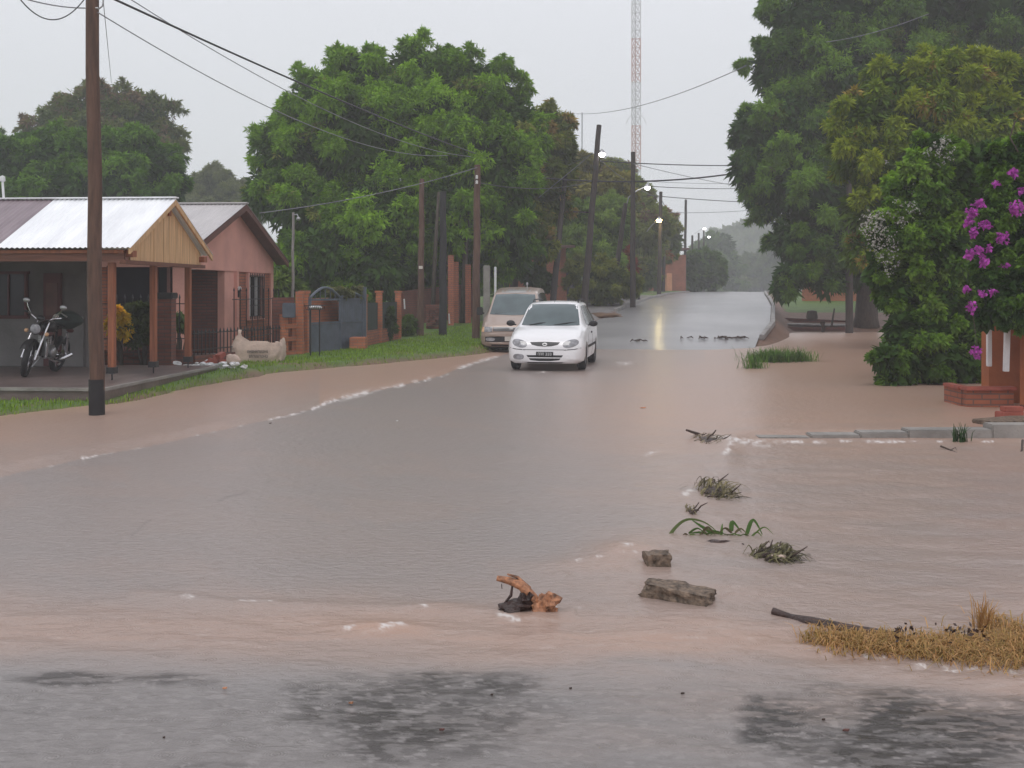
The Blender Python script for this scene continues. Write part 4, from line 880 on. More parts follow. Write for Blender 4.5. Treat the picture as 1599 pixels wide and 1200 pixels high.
# porch railing with spears near the wall
sp_ = MB()
def spear(mb, p, h, r=.009):
    p = Vector(p); mb.beam(p, p + Vector((0, 0, h - .09)), r * 2); mb.lathe(p + Vector((0, 0, h - .11)), (0, 0, 1), [(0, r), (.03, .022), (.11, 0)], 6)
for k in range(9): spear(sp_, (.25, 2.7 + k * .5, .1), 1.65)
sp_.beam((.25, 2.6, 1.45), (.25, 6.8, 1.45), .02); sp_.beam((.25, 2.6, .5), (.25, 6.8, .5), .02)
sp_.build('porch_railing', M['black'], ph)

# fences in front of the pink house
def fence(label, a, b, zwall, zt_, n, wallmat, name='railing_fence', wallth=.16):
    a = Vector(a); b = Vector(b); t_ = thing(name, label, 'fence', a.lerp(b, .5))
    MB().beam(a + Vector((0, 0, zwall / 2 - .05)), b + Vector((0, 0, zwall / 2 - .05)), wallth, zwall + .1).build('low_wall', wallmat, t_)
    s = MB()
    for k in range(n): spear(s, a.lerp(b, (k + .5) / n) + Vector((0, 0, zwall)), zt_ - zwall)
    for f_ in (.2, .82):
        s.beam(a + Vector((0, 0, zwall + (zt_ - zwall) * f_)), b + Vector((0, 0, zwall + (zt_ - zwall) * f_)), .02)
    s.build('railing', M['black'], t_); return t_
fence('tall black spear railing on a low brick wall behind the timber porch', (-9.6, 21.9, .05), (-6.45, 21.9, .05), .42, 1.55, 20, M['brick_dark'])
fence('low dark railing beside the heap of bricks and the bulk bag', (-6.45, 21.95, .05), (-5.35, 25.2, .05), .3, .84, 26, M['brick_dark'])
fp = thing('brick_pillar', 'dark brick gate pillar capped by a black box behind the middle porch post', 'pillar', (-6.85, 21.5, 0))
MB().box((-6.85, 21.5, .77), (.34, .3, 1.45)).build('shaft', M['brick_dark'], fp)
MB().box((-6.85, 21.5, 1.56), (.40, .36, .12)).box((-6.85, 21.32, 1.6), (.3, .06, .05)).build('cap', M['black'], fp, bevel=.015)

# brick screen wall with openings, next to the gate
sw = thing('brick_screen_wall', 'orange brick wall with stacked square openings left of the blue-grey gate', 'wall', (-5.2, 26.0, 0))
pts_ = [P(438, 560, 25.6), P(462, 560, 26.0), P(481, 560, 26.4)]
x0, y0 = pts_[0].x, pts_[0].y; x1, y1 = pts_[1].x, pts_[1].y; x2, y2 = pts_[2].x, pts_[2].y
MB().beam((x0, y0, .55), (x0 + .14, y0 + .1, .55), .12, 1.1).beam((x1 - .1, y1 - .1, .55), (x1, y1, .55), .12, 1.1).beam((x0 + .1, y0, .12), (x1, y1 - .05, .12), .11, .24).beam((x0 + .1, y0, .52), (x1, y1 - .05, .52), .11, .1).beam((x0 + .1, y0, .82), (x1, y1 - .05, .82), .11, .1).beam((x0 + .1, y0, 1.1), (x1, y1 - .05, 1.1), .11, .06).build('block_screen', M['brick_orange'], sw)
MB().beam((x0 - .3, y0 + .5, .75), (x1 - .1, y1 + .3, .75), .1, 1.5).build('rear_panel', M['brick_dark'], sw)
MB().box((x1 + .1, y1, .82), (.18, .2, 1.64)).build('tall_pier', M['brick_orange'], sw)
MB().box((x2 - .09, y2, .80), (.2, .2, 1.6)).box((x2 - .09, y2, 1.63), (.26, .26, .07)).build('gate_pier', M['brick_orange'], sw)
MB().beam((x1 + .18, y1, 1.25), (x2 - .18, y2, 1.25), .06, .06).beam((x1 + .18, y1, .9), (x2 - .18, y2, .9), .06, .9).build('infill', M['brick'], sw)
MB().box((x0 + .22, y0 - .1, 1.2), (.3, .1, .35)).build('meter_box', M['gate'], sw, bevel=.02)

# blue-grey gate
ga = Vector((-4.93, 26.55, .06)); gbp = Vector((-3.98, 29.0, .09)); gd = (gbp - ga)
gt = thing('double_gate', 'blue-grey sheet metal double gate with an arched top', 'gate', ga)
def gp(t_, z): return ga + Vector((gd.x * t_, gd.y * t_, z))
def leaf_gate(t0, t1, name, arch):
    m_ = MB()
    m_.beam(gp(t0, 0), gp(t0, 1.45), .06); m_.beam(gp(t1, 0), gp(t1, 1.45), .06)
    for z in (.06, .8, 1.38): m_.beam(gp(t0, z), gp(t1, z), .05)
    n = 12; arc = []
    for k in range(n + 1):
        f_ = k / n; arc.append(gp(t0 + (t1 - t0) * f_, 1.42 + arch * math.sin(math.pi * f_)))
    m_.tube(arc, .035, 6)
    for k in range(1, 6): f_ = k / 6; m_.beam(gp(t0 + (t1 - t0) * f_, 1.38), gp(t0 + (t1 - t0) * f_, 1.4 + arch * math.sin(math.pi * f_)), .02)
    l_ = m_.build(name, M['gate'], gt)
    MB().beam(gp(t0 + .02, .43), gp(t1 - .02, .43), .012, .68).build('lower_sheet', M['gate'], l_)
    for k in range(7):
        pass
    return l_
l1 = leaf_gate(.0, .55, 'gate_leaf', .26); l2 = leaf_gate(.56, 1.0, 'gate_leaf', .12)
bb = MB()
for k in range(1, 12): bb.beam(gp(.56 + .44 * k / 12, .8), gp(.56 + .44 * k / 12, 1.38), .016)
bb.build('bars', M['gate'], l2)
MB().beam(gp(.58, 1.09), gp(.98, 1.09), .01, .55).build('upper_sheet', M['gate'], l2)
MB().box(gp(-.03, 1.27), (.14, .2, .34)).build('letter_box', M['gate'], gt, bevel=.03)
MB().box(gp(1.03, .85), (.12, .12, 1.7)).build('gate_post', M['gate'], gt)
o = MB().beam(ga + Vector((-.2, .9, .75)), gbp + Vector((-.5, .2, .75)), .1, 1.3).build('garden_wall', M['brick_orange'], None); tag(o, 'orange wall glimpsed through the open arch of the blue-grey gate', 'wall')
pt = MB().box(gp(.78, .22) + Vector((.22, -.3, 0)), (.4, .5, .36)).build('brick_planter', M['brick_orange'], None, bevel=.01); tag(pt, 'small square brick planter on the grass against the blue-grey gate', 'planter')

# rubbish basket on two posts
rb_ = thing('rubbish_basket', 'black raised rubbish basket on two thin legs in front of the blue-grey gate', 'rubbish basket', G(492, 561, .07))
c_ = G(492, 561, .07); sR = F / c_.y
for du in (-7, 7):
    b_ = c_ + Vector((du / sR, 0, 0)); MB().beam(b_, b_ + Vector((0, 0, 1.15)), .028).build('leg', M['black'], rb_)
bk = MB(); zt2 = c_.z + 1.15
for k in range(9):
    x = c_.x - .17 + .34 * k / 8; bk.beam((x, c_.y - .2, zt2), (x, c_.y + .2, zt2), .01); bk.beam((x, c_.y - .2, zt2), (x - .02, c_.y - .24, zt2 + .1), .008); bk.beam((x, c_.y + .2, zt2), (x + .02, c_.y + .24, zt2 + .1), .008)
for dz, ex in ((0, 0), (.1, .04)):
    for sx in (-1, 1): bk.beam((c_.x + sx * (.17 + ex), c_.y - .2 - ex, zt2 + dz), (c_.x + sx * (.17 + ex), c_.y + .2 + ex, zt2 + dz), .014)
    for sy in (-1, 1): bk.beam((c_.x - .17 - ex, c_.y + sy * (.2 + ex), zt2 + dz), (c_.x + .17 + ex, c_.y + sy * (.2 + ex), zt2 + dz), .014)
bk.build('tray', M['black'], rb_)
o = MB().ell((c_.x + .02, c_.y - .05, zt2 + .06), (.16, .14, .04), 14, 8, .4, 2).build('plastic_bag', M['whitepaint'], None, True, 180); tag(o, 'crumpled white plastic bag lying in the raised basket', 'bag')

# mesh fence right of the gate
mf = thing('pillared_fence', 'orange pillared fence with dark mesh panels right of the blue-grey gate', 'fence', (-3.7, 31, .1))
pz = [P(568, 549, 29.3), P(592, 545, 31.0), P(622, 540, 33.2)]
for k, p in enumerate(pz):
    MB().box((p.x, p.y, .85), (.17, .2, 1.5 if k else 1.3)).box((p.x, p.y, 1.63 if k else 1.53), (.22, .24, .06)).build('pillar', M['brick_orange'], mf)
for k in range(2):
    a_, b_ = pz[k], pz[k + 1]
    MB().beam((a_.x + .03, a_.y, .32), (b_.x - .03, b_.y, .32), .12, .5).build('low_wall', M['brick'], mf)
    MB().beam((a_.x + .03, a_.y, .95), (b_.x - .03, b_.y, .95), .02, .76).build('mesh_panel', M['green_mesh'], mf)
# shadowy brick wall, pillars and brick stack under the mango
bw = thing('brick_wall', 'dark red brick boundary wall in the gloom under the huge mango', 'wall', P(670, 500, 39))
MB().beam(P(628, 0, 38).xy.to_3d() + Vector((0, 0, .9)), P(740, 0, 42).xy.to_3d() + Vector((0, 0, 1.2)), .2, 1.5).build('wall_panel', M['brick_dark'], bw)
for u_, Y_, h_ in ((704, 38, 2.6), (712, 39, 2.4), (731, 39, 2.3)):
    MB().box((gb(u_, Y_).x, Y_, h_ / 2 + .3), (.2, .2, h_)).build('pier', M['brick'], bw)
o = thing('rubble_stack', 'rough stack of dark bricks under the huge mango', 'brick stack', gb(675, 36.5))
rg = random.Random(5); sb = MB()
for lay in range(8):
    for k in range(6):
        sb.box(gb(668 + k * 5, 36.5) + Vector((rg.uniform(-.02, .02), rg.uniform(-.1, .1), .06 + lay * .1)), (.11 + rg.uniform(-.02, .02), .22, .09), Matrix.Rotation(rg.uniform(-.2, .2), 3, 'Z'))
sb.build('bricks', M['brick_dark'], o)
for lb, u_, v0, v1, Y_, w_ in (('dark slender mango trunk behind the slim tagged pole', 675, 300, 505, 38, .09), ('dark slender mango trunk left of the insulator pole', 722, 330, 500, 39, .11)):
    o = MB().tube([gb(u_, Y_, -.1), P(u_ + 4, (v0 + v1) / 2, Y_), P(u_ + 10, v0, Y_)], [w_, w_ * .8, w_ * .5], 8).build('bare_tree', M['bark'], None, True, 180); tag(o, lb, 'tree')
for lb, u_, v_, Y_ in (('short white marker stake hanging by the orange pillars', 631, 475, 33.5), ('white stake leaning near the dark pole foot', 701, 498, 34.6)):
    o = MB().beam(P(u_, v_ - 8, Y_), P(u_ + 1, v_ + 8, Y_), .045).build('stake', M['whitepaint'], None, bevel=.005); tag(o, lb, 'stake')
gp_ = thing('gateposts', 'pale grey concrete gateposts behind the van', 'gatepost', gb(765, 38))
MB().box((gb(760, 38).x, 38, 1.25), (.24, .2, 2.6)).build('wide_post', M['concrete'], gp_, bevel=.02)
MB().box((gb(773.5, 38).x, 38, 1.25), (.08, .1, 2.5)).build('slim_post', M['whitepaint'], gp_, bevel=.01)
ow = thing('orange_wall_house', 'orange brick house with a tiled roof edge behind the van and leaning pole', 'house', gb(850, 52))
MB().beam(Vector((P(800, 0, 48).x, 48, 2.0)), Vector((P(880, 0, 54).x, 54, 2.4)), .3, 3.0).build('wall', M['brick_orange'], ow)
MB().beam(Vector((P(798, 0, 47.8).x, 47.7, 3.45)), Vector((P(884, 0, 54).x, 53.7, 3.85)), .9, .12).build('roof', M['brownpaint'], ow)
MB().beam(Vector((P(884, 0, 55).x, 55, 1.9)), Vector((P(915, 0, 62).x, 62, 2.2)), .3, 3.2).build('grey_wing', M['grey_wall'], ow)  # wing in plain grey render
oh = thing('orange_house', 'orange two-storey house with a pale doorway near the crest', 'house', gb(1040, 90))
MB().box((gb(1040, 92).x, 93, 2.9), (3.2, 3, 3.6)).build('wall', M['brick'], oh)
MB().box((gb(1040, 92).x - .2, 92.5, 4.8), (2.4, 2.2, .5)).build('upper_storey', M['orange_light'], oh)
MB().box((gb(1046, 91).x, 91.3, 2.3), (.45, .1, 1.7)).box((gb(1040, 91).x, 91.3, 2.3), (.12, .1, 1.5)).box((gb(1047, 91).x, 91.3, 4.7), (.35, .1, 1.1)).build('pale_doorway', M['orange_light'], oh)  # door and window panels in pale orange plaster
MB().box((gb(1043, 92).x, 92.8, 5.2), (3.4, 3.2, .15)).build('roof', M['brownpaint'], oh)

# right: orange wall, planter, brick bits, culvert
ohr = thing('orange_garden_wall', 'orange wall with two white painted posts under the bougainvillea', 'wall', (7.1, 15.3, -.1))
MB().prism([(6.9, 15.75, -.2), (7.9, 15.3, -.2), (7.9, 15.3, 1.9), (6.9, 15.75, 1.9)], (.02, .3, 0)).build('rear_panel', M['orange'], ohr)
MB().prism([(6.95, 14.9, -.2), (7.6, 14.35, -.2), (7.6, 14.35, 1.45), (6.95, 14.9, 1.45)], (.25, .25, 0)).build('front_panel', M['orange'], ohr)
MB().box((11.1, 14.45, .65), (6.6, .25, 2.1)).build('side_panel', M['orange'], ohr)
MB().box((7.02, 14.72, .6), (.06, .06, 1.6)).box((7.32, 14.47, .6), (.06, .06, 1.6)).beam((6.97, 14.78, .42), (7.5, 14.33, .42), .05, .04).build('pilaster', M['orange'], ohr, bevel=.01)
MB().beam((6.94, 14.86, .0), (7.55, 14.32, .0), .06, .2).build('dark_plinth', M['brick_dark'], ohr)
MB().box((6.66, 15.2, 1.2), (.06, .06, 1.2)).build('white_post', M['whitepaint'], ohr, bevel=.005)
MB().box((6.78, 14.9, 1.2), (.07, .06, 1.3), Matrix.Rotation(.03, 3, 'Y')).build('white_post', M['whitepaint'], ohr, bevel=.005)
bp_ = thing('brick_planter', 'low red brick planter wall standing in the flood below the flowers', 'planter', (6.65, 15.3, 0))
MB().box((6.62, 15.15, .07), (.66, .14, .42)).box((6.32, 15.5, .07), (.1, .6, .42)).build('wall', M['brick'], bp_)
MB().box((6.62, 15.13, .3), (.72, .2, .05)).box((6.31, 15.5, .3), (.14, .55, .05)).build('coping', M['red_ceramic'], bp_, bevel=.01)
o = MB().box((6.12, 13.4, .10), (.3, .16, .14), Matrix.Rotation(.2, 3, 'Z')).box((6.16, 13.42, .2), (.24, .14, .06), Matrix.Rotation(.1, 3, 'Z')).build('hollow_brick', M['red_ceramic'], None, bevel=.008); tag(o, 'red hollow brick lying on the concrete kerb at the right edge', 'brick')
cu = thing('culvert_kerb', 'pale broken concrete kerb with flood water spilling over it', 'concrete kerb', (5, 12.3, 0))
rg = random.Random(8); mb = MB(); xx = 2.75
while xx < 11:
    w_ = rg.uniform(.5, .95); hh = np.interp(xx, [2.7, 3.6, 4.3, 5.2, 6], [.012, .05, .085, .14, .17]); yk = np.interp(xx, [2.7, 5.7, 11], [12.2, 12.25, 12.6])
    mb.box((xx + w_ / 2, yk + .12, hh / 2 - .1), (w_ - .006, .26, hh + .2), Matrix.Rotation(rg.uniform(-.006, .006), 3, 'Y')); xx += w_
mb.build('kerb_stones', M['concrete'], cu, bevel=.012)
MB().prism([(5.5, 12.5, .1), (6.4, 12.55, .12), (6.6, 13.0, .13), (5.9, 12.95, .12), (5.4, 12.8, .1)], (0, 0, .05)).build('broken_slab', M['rock'], cu, bevel=.01)
# kerbs on the rise
def kerb_run(label, fx, y0, y1, off, w=.15):
    m_ = MB(); y_ = y0
    while y_ < y1:
        yb = y_ + 1.0; a_ = Vector((float(fx(y_)) + off, y_, float(H(y_)) + .04)); b_ = Vector((float(fx(yb)) + off, yb - .02, float(H(yb)) + .04)); m_.beam(a_, b_, w, .16); y_ = yb
    o = m_.build('kerb', M['kerb'], None, bevel=.01); tag(o, label, 'kerb', kind='thing')
kerb_run('pale kerb along the right edge of the rising road', XR, 34, 110, .1)
kerb_run('pale kerb along the left edge of the rising road', XL, 46, 110, -.1)
# culvert boards on the right side beyond the grass clump
o = MB().beam(P(1213, 500, 46.5), P(1320, 505, 46.5), .5, .22).build('culvert_beam', M['brick_dark'], None, bevel=.03); tag(o, 'far dark red culvert beam with a barrel on it, left of the right-hand pole', 'beam')
o = MB().beam(P(1220, 513, 44), P(1322, 514, 44), .35, .14).build('culvert_beam', M['brick_dark'], None, bevel=.03); tag(o, 'near dark red culvert beam just above the flood beside the right-hand pole', 'beam')
o = MB().beam(P(1200, 506, 45.3), P(1325, 508, 45.3), 1.2, .06).build('culvert_slab', M['kerb'], None, bevel=.02); tag(o, 'grey wet culvert slab between the two dark red beams', 'slab')
o = MB().lathe(P(1268, 499, 46.3), (0, 0, 1), [(0, 0), (0, .22), (.1, .25), (.35, .2), (.4, 0)], 12).build('tree_stump', M['bark'], None, True); tag(o, 'squat round stump on the far dark red beam', 'stump')
o = MB().tube([P(1285, 521, 43.5), P(1285, 505, 43.5)], .07, 6).tube([P(1281, 505, 43.5), P(1288, 504, 43.5)], .06, 6).build('short_post', M['bark'], None); tag(o, 'short broken post left of the stick by the culvert', 'post')
o = MB().tube([P(1298, 514, 44), P(1300, 500, 44), P(1303, 482, 44)], [.05, .04, .03], 6).build('stick', M['bark'], None); tag(o, 'tall thin stick standing in the flood by the culvert', 'stick')
o = MB().box(gb(1300, 58) + Vector((0, 0, 1.0)), (3.2, .3, 2.2)).build('garden_wall', M['brick_orange'], None); tag(o, 'orange wall in the shade behind the right-hand pole', 'wall')
# orange-brown shaded wall behind the white-flowering tree
o = MB().prism([(8.1, 21, -.2), (14.5, 38, -.2), (14.5, 38, 1.9), (8.1, 21, 1.9)], (.2, 0, 0)).build('boundary_wall', M['orange'], None); tag(o, 'long dull orange boundary wall half hidden behind the white-flowering tree', 'wall')

# ---------------------------------------------------------------- vehicles
def veh_body(name, keys, m, parent, arches, arch_r, half):
    """keys: rows (s, w, zb, zs, wt, zt); loft along s (local +y); returns object and BVH of the un-cut body"""
    K = np.array(keys, float); S = []
    for a_, b_ in zip(K[:-1, 0], K[1:, 0]):
        n = max(1, int((b_ - a_) / .06)); S += [a_ + (b_ - a_) * i_ / n for i_ in range(n)]
    S.append(K[-1, 0]); vs = []; fs = []; rows = []
    for s in S:
        w, zb, zs, wt, zt = [np.interp(s, K[:, 0], K[:, j]) for j in range(1, 6)]
        h = zs - zb
        pts = [(0, zb), (.5 * w, zb), (.86 * w, zb + .01), (.97 * w, zb + .06 * 1), (w, zb + .3 * h), (w, zb + .62 * h), (.985 * w, zb + .85 * h), (.945 * w, zs)]
        e = (.945 * w, zs); g = (wt, zt - min(.05, .3 * (zt - zs)))
        for f_ in (.12, .35, .65, .9): pts.append((e[0] + (g[0] - e[0]) * f_, e[1] + (g[1] - e[1]) * f_))
        pts += [g, (wt * .9, zt - min(.018, .1 * (zt - zs))), (wt * .55, zt + .002), (0, zt + .012)]
        ring = pts + [(-x, z) for x, z in pts[-2:0:-1]]
        rows.append(len(vs)); vs += [Vector((x, s, z)) for x, z in ring]; n = len(ring)
    for a_, b_ in zip(rows[:-1], rows[1:]):
        for k in range(n): fs.append((a_ + k, a_ + (k + 1) % n, b_ + (k + 1) % n, b_ + k))
    fs.append(tuple(rows[0] + k for k in range(n))[::-1]); fs.append(tuple(rows[-1] + k for k in range(n)))
    mb = MB(); mb.add(vs, fs); bvh = BVHTree.FromPolygons([tuple(p) for p in vs], fs)
    ob = mb.build(name, m, parent, True, 35)
    for (ys_) in arches:
        for sx in (-1, 1):
            cm = MB().lathe((sx * (half + .1), ys_, arch_r[1]), (1, 0, 0), [(-.34, 0), (-.34, arch_r[0]), (.2, arch_r[0]), (.2, 0)], 28)
            cu_ = cm.build('cutter', None, None, origin=(0, 0, 0)); cu_.parent = parent
            md = ob.modifiers.new('b', 'BOOLEAN'); md.operation = 'DIFFERENCE'; md.object = cu_; md.solver = 'EXACT'
    dg = bpy.context.evaluated_depsgraph_get(); ev = ob.evaluated_get(dg); nm = bpy.data.meshes.new_from_object(ev)
    old = ob.data; ob.modifiers.clear(); ob.data = nm
    for c2 in [c for c in bpy.data.objects if c.name.startswith('cutter')]: bpy.data.objects.remove(c2)
    if not nm.materials: nm.materials.append(m)
    return ob, bvh
def patch_on(bvh, poly, axis, name, m, parent, off=.006, rings=6, sub=5, smooth=True):
    """a thin raised panel laid on the body: poly in the plane across axis ('f' front: (x,z); 'l'/'r' side: (y,z); 't' top (x,y))"""
    pts = []
    for i_, p in enumerate(poly):
        q_ = poly[(i_ + 1) % len(poly)]
        for k in range(sub): f_ = k / sub; pts.append((p[0] + (q_[0] - p[0]) * f_, p[1] + (q_[1] - p[1]) * f_))
    cx = sum(p[0] for p in pts) / len(pts); cy = sum(p[1] for p in pts) / len(pts)
    def cast(a_, b_, of):
        if axis == 'f': o_, d_ = Vector((a_, -3, b_)), Vector((0, 1, 0))
        elif axis == 'k': o_, d_ = Vector((a_, 9, b_)), Vector((0, -1, 0))
        elif axis == 'r': o_, d_ = Vector((4, a_, b_)), Vector((-1, 0, 0))
        elif axis == 'l': o_, d_ = Vector((-4, a_, b_)), Vector((1, 0, 0))
        else: o_, d_ = Vector((a_, b_, 5)), Vector((0, 0, -1))
        h = bvh.ray_cast(o_, d_)
        if h[0] is None: return None
        return h[0] - d_ * of
    vs = []; fs = []; n = len(pts)
    levels = [1.0] + [1 - k / rings for k in range(rings)]
    for j, s in enumerate(levels):
        for (a_, b_) in pts:
            h = cast(cx + (a_ - cx) * s, cy + (b_ - cy) * s, -.004 if j == 0 else off)
            vs.append(h if h is not None else Vector((0, 0, -99)))
    for j in range(len(levels) - 1):
        for k in range(n): fs.append((j * n + k, j * n + (k + 1) % n, (j + 1) * n + (k + 1) % n, (j + 1) * n + k))
    c0_ = cast(cx, cy, off); vs.append(c0_ if c0_ is not None else Vector((0, 0, -99))); ci = len(vs) - 1; j = len(levels) - 1
    for k in range(n): fs.append((j * n + k, j * n + (k + 1) % n, ci))
    ok = [i_ for i_, p in enumerate(vs) if p.z > -50]; okset = set(ok); remap = {o_: i_ for i_, o_ in enumerate(ok)}
    mb = MB(); mb.add([vs[i_] for i_ in ok], [tuple(remap[i_] for i_ in f_) for f_ in fs if all(i_ in okset for i_ in f_)])
    return mb.build(name, m, parent, smooth, 50)
def ellipse(cx, cy, rx, ry, n=16, rot=0, p=2.0):
    out = []
    for k in range(n):
        a_ = 2 * math.pi * k / n; x = rx * math.copysign(abs(math.cos(a_)) ** (2 / p), math.cos(a_)); y = ry * math.copysign(abs(math.sin(a_)) ** (2 / p), math.sin(a_))
        out.append((cx + x * math.cos(rot) - y * math.sin(rot), cy + x * math.sin(rot) + y * math.cos(rot)))
    return out
def wheel(parent, x, y, r, wd, side, steel='steel'):
    w_ = MB().lathe((x, y, r), (1, 0, 0), [(-wd / 2, r * .62), (-wd / 2, r * .9), (-wd * .38, r), (wd * .38, r), (wd / 2, r * .9), (wd / 2, r * .62)], 28).build('wheel', M['rubber'], parent, True, 40)
    s = side * wd / 2
    rim = MB().lathe((x + s * .9, y, r), (side, 0, 0), [(-.06, r * .64), (.0, r * .62), (-.02, r * .5), (-.035, r * .3), (-.01, r * .12), (.0, 0)], 20).build('rim', M[steel], w_, True, 40)
    return w_

# --- white hatchback wagon
car = thing('white_car', 'white compact station wagon with roof rails driving through the flood', 'car', (.67, 22.35, 0.0), math.radians(-9))
KC = [(0, .52, .20, .40, .44, .50), (.03, .63, .17, .46, .54, .56), (.08, .70, .155, .52, .60, .635), (.16, .755, .15, .58, .66, .70), (.32, .80, .15, .66, .70, .76), (.6, .805, .16, .76, .70, .835), (.95, .805, .17, .84, .66, .905),
      (1.02, .805, .17, .86, .66, .95), (1.25, .805, .17, .88, .62, 1.13), (1.5, .805, .17, .89, .58, 1.30), (1.68, .805, .17, .895, .55, 1.385), (1.9, .805, .17, .90, .55, 1.415), (2.6, .805, .17, .91, .55, 1.425), (3.3, .80, .18, .92, .54, 1.41), (3.65, .79, .2, .93, .53, 1.36), (3.88, .77, .25, .92, .56, 1.1), (4.0, .74, .3, .86, .6, .92), (4.03, .66, .34, .78, .55, .82)]
body, bv = veh_body('body', KC, M['carwhite'], car, (.72, 3.16), (.315, .28), .8)
patch_on(bv, [(-.625, .925), (-.33, .915), (0, .91), (.33, .915), (.625, .925), (.60, 1.05), (.52, 1.355), (.3, 1.372), (0, 1.375), (-.3, 1.372), (-.52, 1.355), (-.60, 1.05)], 'f', 'windscreen', M['carglass'], car, .014, 8)
patch_on(bv, ellipse(-.53, .575, .165, .078, 18, -.22, 2.3), 'f', 'headlight', M['lamp_lens'], car, .008)
patch_on(bv, ellipse(.53, .575, .165, .078, 18, .22, 2.3), 'f', 'headlight', M['lamp_lens'], car, .008)
gr = patch_on(bv, [(-.31, .60), (0, .61), (.31, .60), (.27, .55), (.14, .52), (0, .512), (-.14, .52), (-.27, .55)], 'f', 'grille', M['black'], car, .005)
em = patch_on(bv, ellipse(0, .558, .052, .034, 14), 'f', 'emblem', M['vansilver'], gr, .013, 3)
patch_on(bv, [(-.036, .563), (-.012, .563), (-.008, .572), (.012, .572), (.014, .564), (.038, .564), (.032, .552), (.01, .552), (.007, .544), (-.013, .544), (-.016, .552), (-.04, .552)], 'f', 'emblem_bar', M['blackmat'], em, .017, 2, 2)
lg = patch_on(bv, [(-.38, .335), (.38, .335), (.30, .235), (.12, .215), (-.12, .215), (-.30, .235)], 'f', 'lower_grille', M['blackmat'], car, .004)
patch_on(bv, [(-.36, .29), (.36, .29), (.35, .272), (-.35, .272)], 'f', 'grille_bar', M['carwhite'], lg, .012, 2)
pl_ = patch_on(bv, [(-.175, .405), (.175, .405), (.175, .315), (-.175, .315)], 'f', 'number_plate', M['blackmat'], car, .018, 3, 4)
pc = MB()
for i_, xc in enumerate((-.12, -.075, -.03, .035, .08, .125)):
    zc = .36
    pts3 = {'v': [((-.014, .025), (-.014, -.025)), ((.014, .025), (.014, -.025)), ((-.014, .025), (.014, .025))], 'n': [((-.014, .025), (.014, .025)), ((.014, .025), (.014, -.025)), ((-.014, 0), (.014, 0)), ((-.014, -.025), (.014, -.025))]}['v' if i_ < 3 else 'n']
    for (a_, b_) in pts3: pc.beam((xc + a_[0], -.032, zc + a_[1]), (xc + b_[0], -.032, zc + b_[1]), .007, .007)
pc.build('plate_characters', M['whitepaint'], pl_)
for sx in (-1, 1):
    patch_on(bv, ellipse(sx * .545, .30, .115, .058, 16, 0, 2.6), 'f', 'fog_light_recess', M['lamp_lens' if sx < 0 else 'carwhite'], car, .006)
    patch_on(bv, [(sx * .40, .45), (sx * .62, .465), (sx * .74, .49), (sx * .74, .478), (sx * .62, .45), (sx * .40, .435)], 'f', 'bumper_groove', M['blackmat'], car, .004, 2)
patch_on(bv, [(-.7, .19), (.7, .19), (.7, .165), (-.7, .165)], 'f', 'bumper_lip', M['blackmat'], car, .008, 2)
patch_on(bv, [(-.40, .452), (.40, .452), (.40, .442), (-.40, .442)], 'f', 'bumper_groove', M['blackmat'], car, .004, 2)
for sd in ('r', 'l'):
    patch_on(bv, [(1.32, .92), (2.08, .935), (2.08, 1.33), (1.80, 1.32), (1.55, 1.15)], sd, 'front_side_window', M['darkglass'], car, .005)
    patch_on(bv, [(2.16, .94), (2.84, .95), (2.86, 1.33), (2.16, 1.335)], sd, 'rear_side_window', M['darkglass'], car, .005)
    patch_on(bv, [(2.96, .955), (3.62, .97), (3.5, 1.29), (2.98, 1.325)], sd, 'quarter_window', M['darkglass'], car, .005)
    patch_on(bv, [(1.06, .50), (2.78, .50), (2.78, .45), (1.06, .45)], sd, 'side_moulding', M['blackmat'], car, .014, 3)
    patch_on(bv, [(2.09, .9), (2.12, .9), (2.12, .25), (2.09, .25)], sd, 'door_seam', M['blackmat'], car, .002, 2)
    patch_on(bv, [(1.16, .86), (1.18, .86), (1.14, .25), (1.12, .25)], sd, 'door_seam', M['blackmat'], car, .002, 2)
    patch_on(bv, ellipse(1.95, .75, .07, .02), sd, 'door_handle', M['blackmat'], car, .02, 3)
for sx in (-1, 1):
    MB().ell((sx * .90, 1.22, .955), (.095, .06, .065), 14, 9).beam((sx * .78, 1.25, .92), (sx * .85, 1.24, .93), .05, .03).build('wing_mirror', M['blackmat'], car, True, 60)
    MB().tube([(sx * .50, 1.95, 1.40), (sx * .50, 2.02, 1.455), (sx * .50, 2.7, 1.465), (sx * .49, 3.35, 1.45), (sx * .49, 3.42, 1.39)], .014, 8).build('roof_rail', M['blackmat'], car, True, 60)
    for y_ in (.72, 3.16): wheel(car, sx * .70, y_, .28, .17, sx)
for xa, xb in ((-.45, .0), (.08, .55)):
    MB().tube([(xa, .955, .925), ((xa + xb) / 2, 1.0, .965), (xb, 1.08, .985)], .012, 6).build('wiper', M['blackmat'], car, True)
patch_on(bv, [(-.5, .95), (.5, .95), (.42, 1.3), (-.42, 1.3)], 'k', 'rear_window', M['darkglass'], car, .006)
patch_on(bv, [(-.6, 1.01), (.6, 1.01), (.6, .985), (-.6, .985)], 't', 'cowl', M['blackmat'], car, .003, 2)
MB().tube([(0, 1.72, 1.40), (0, 2.1, 1.62)], .005, 5).build('aerial', M['black'], car)
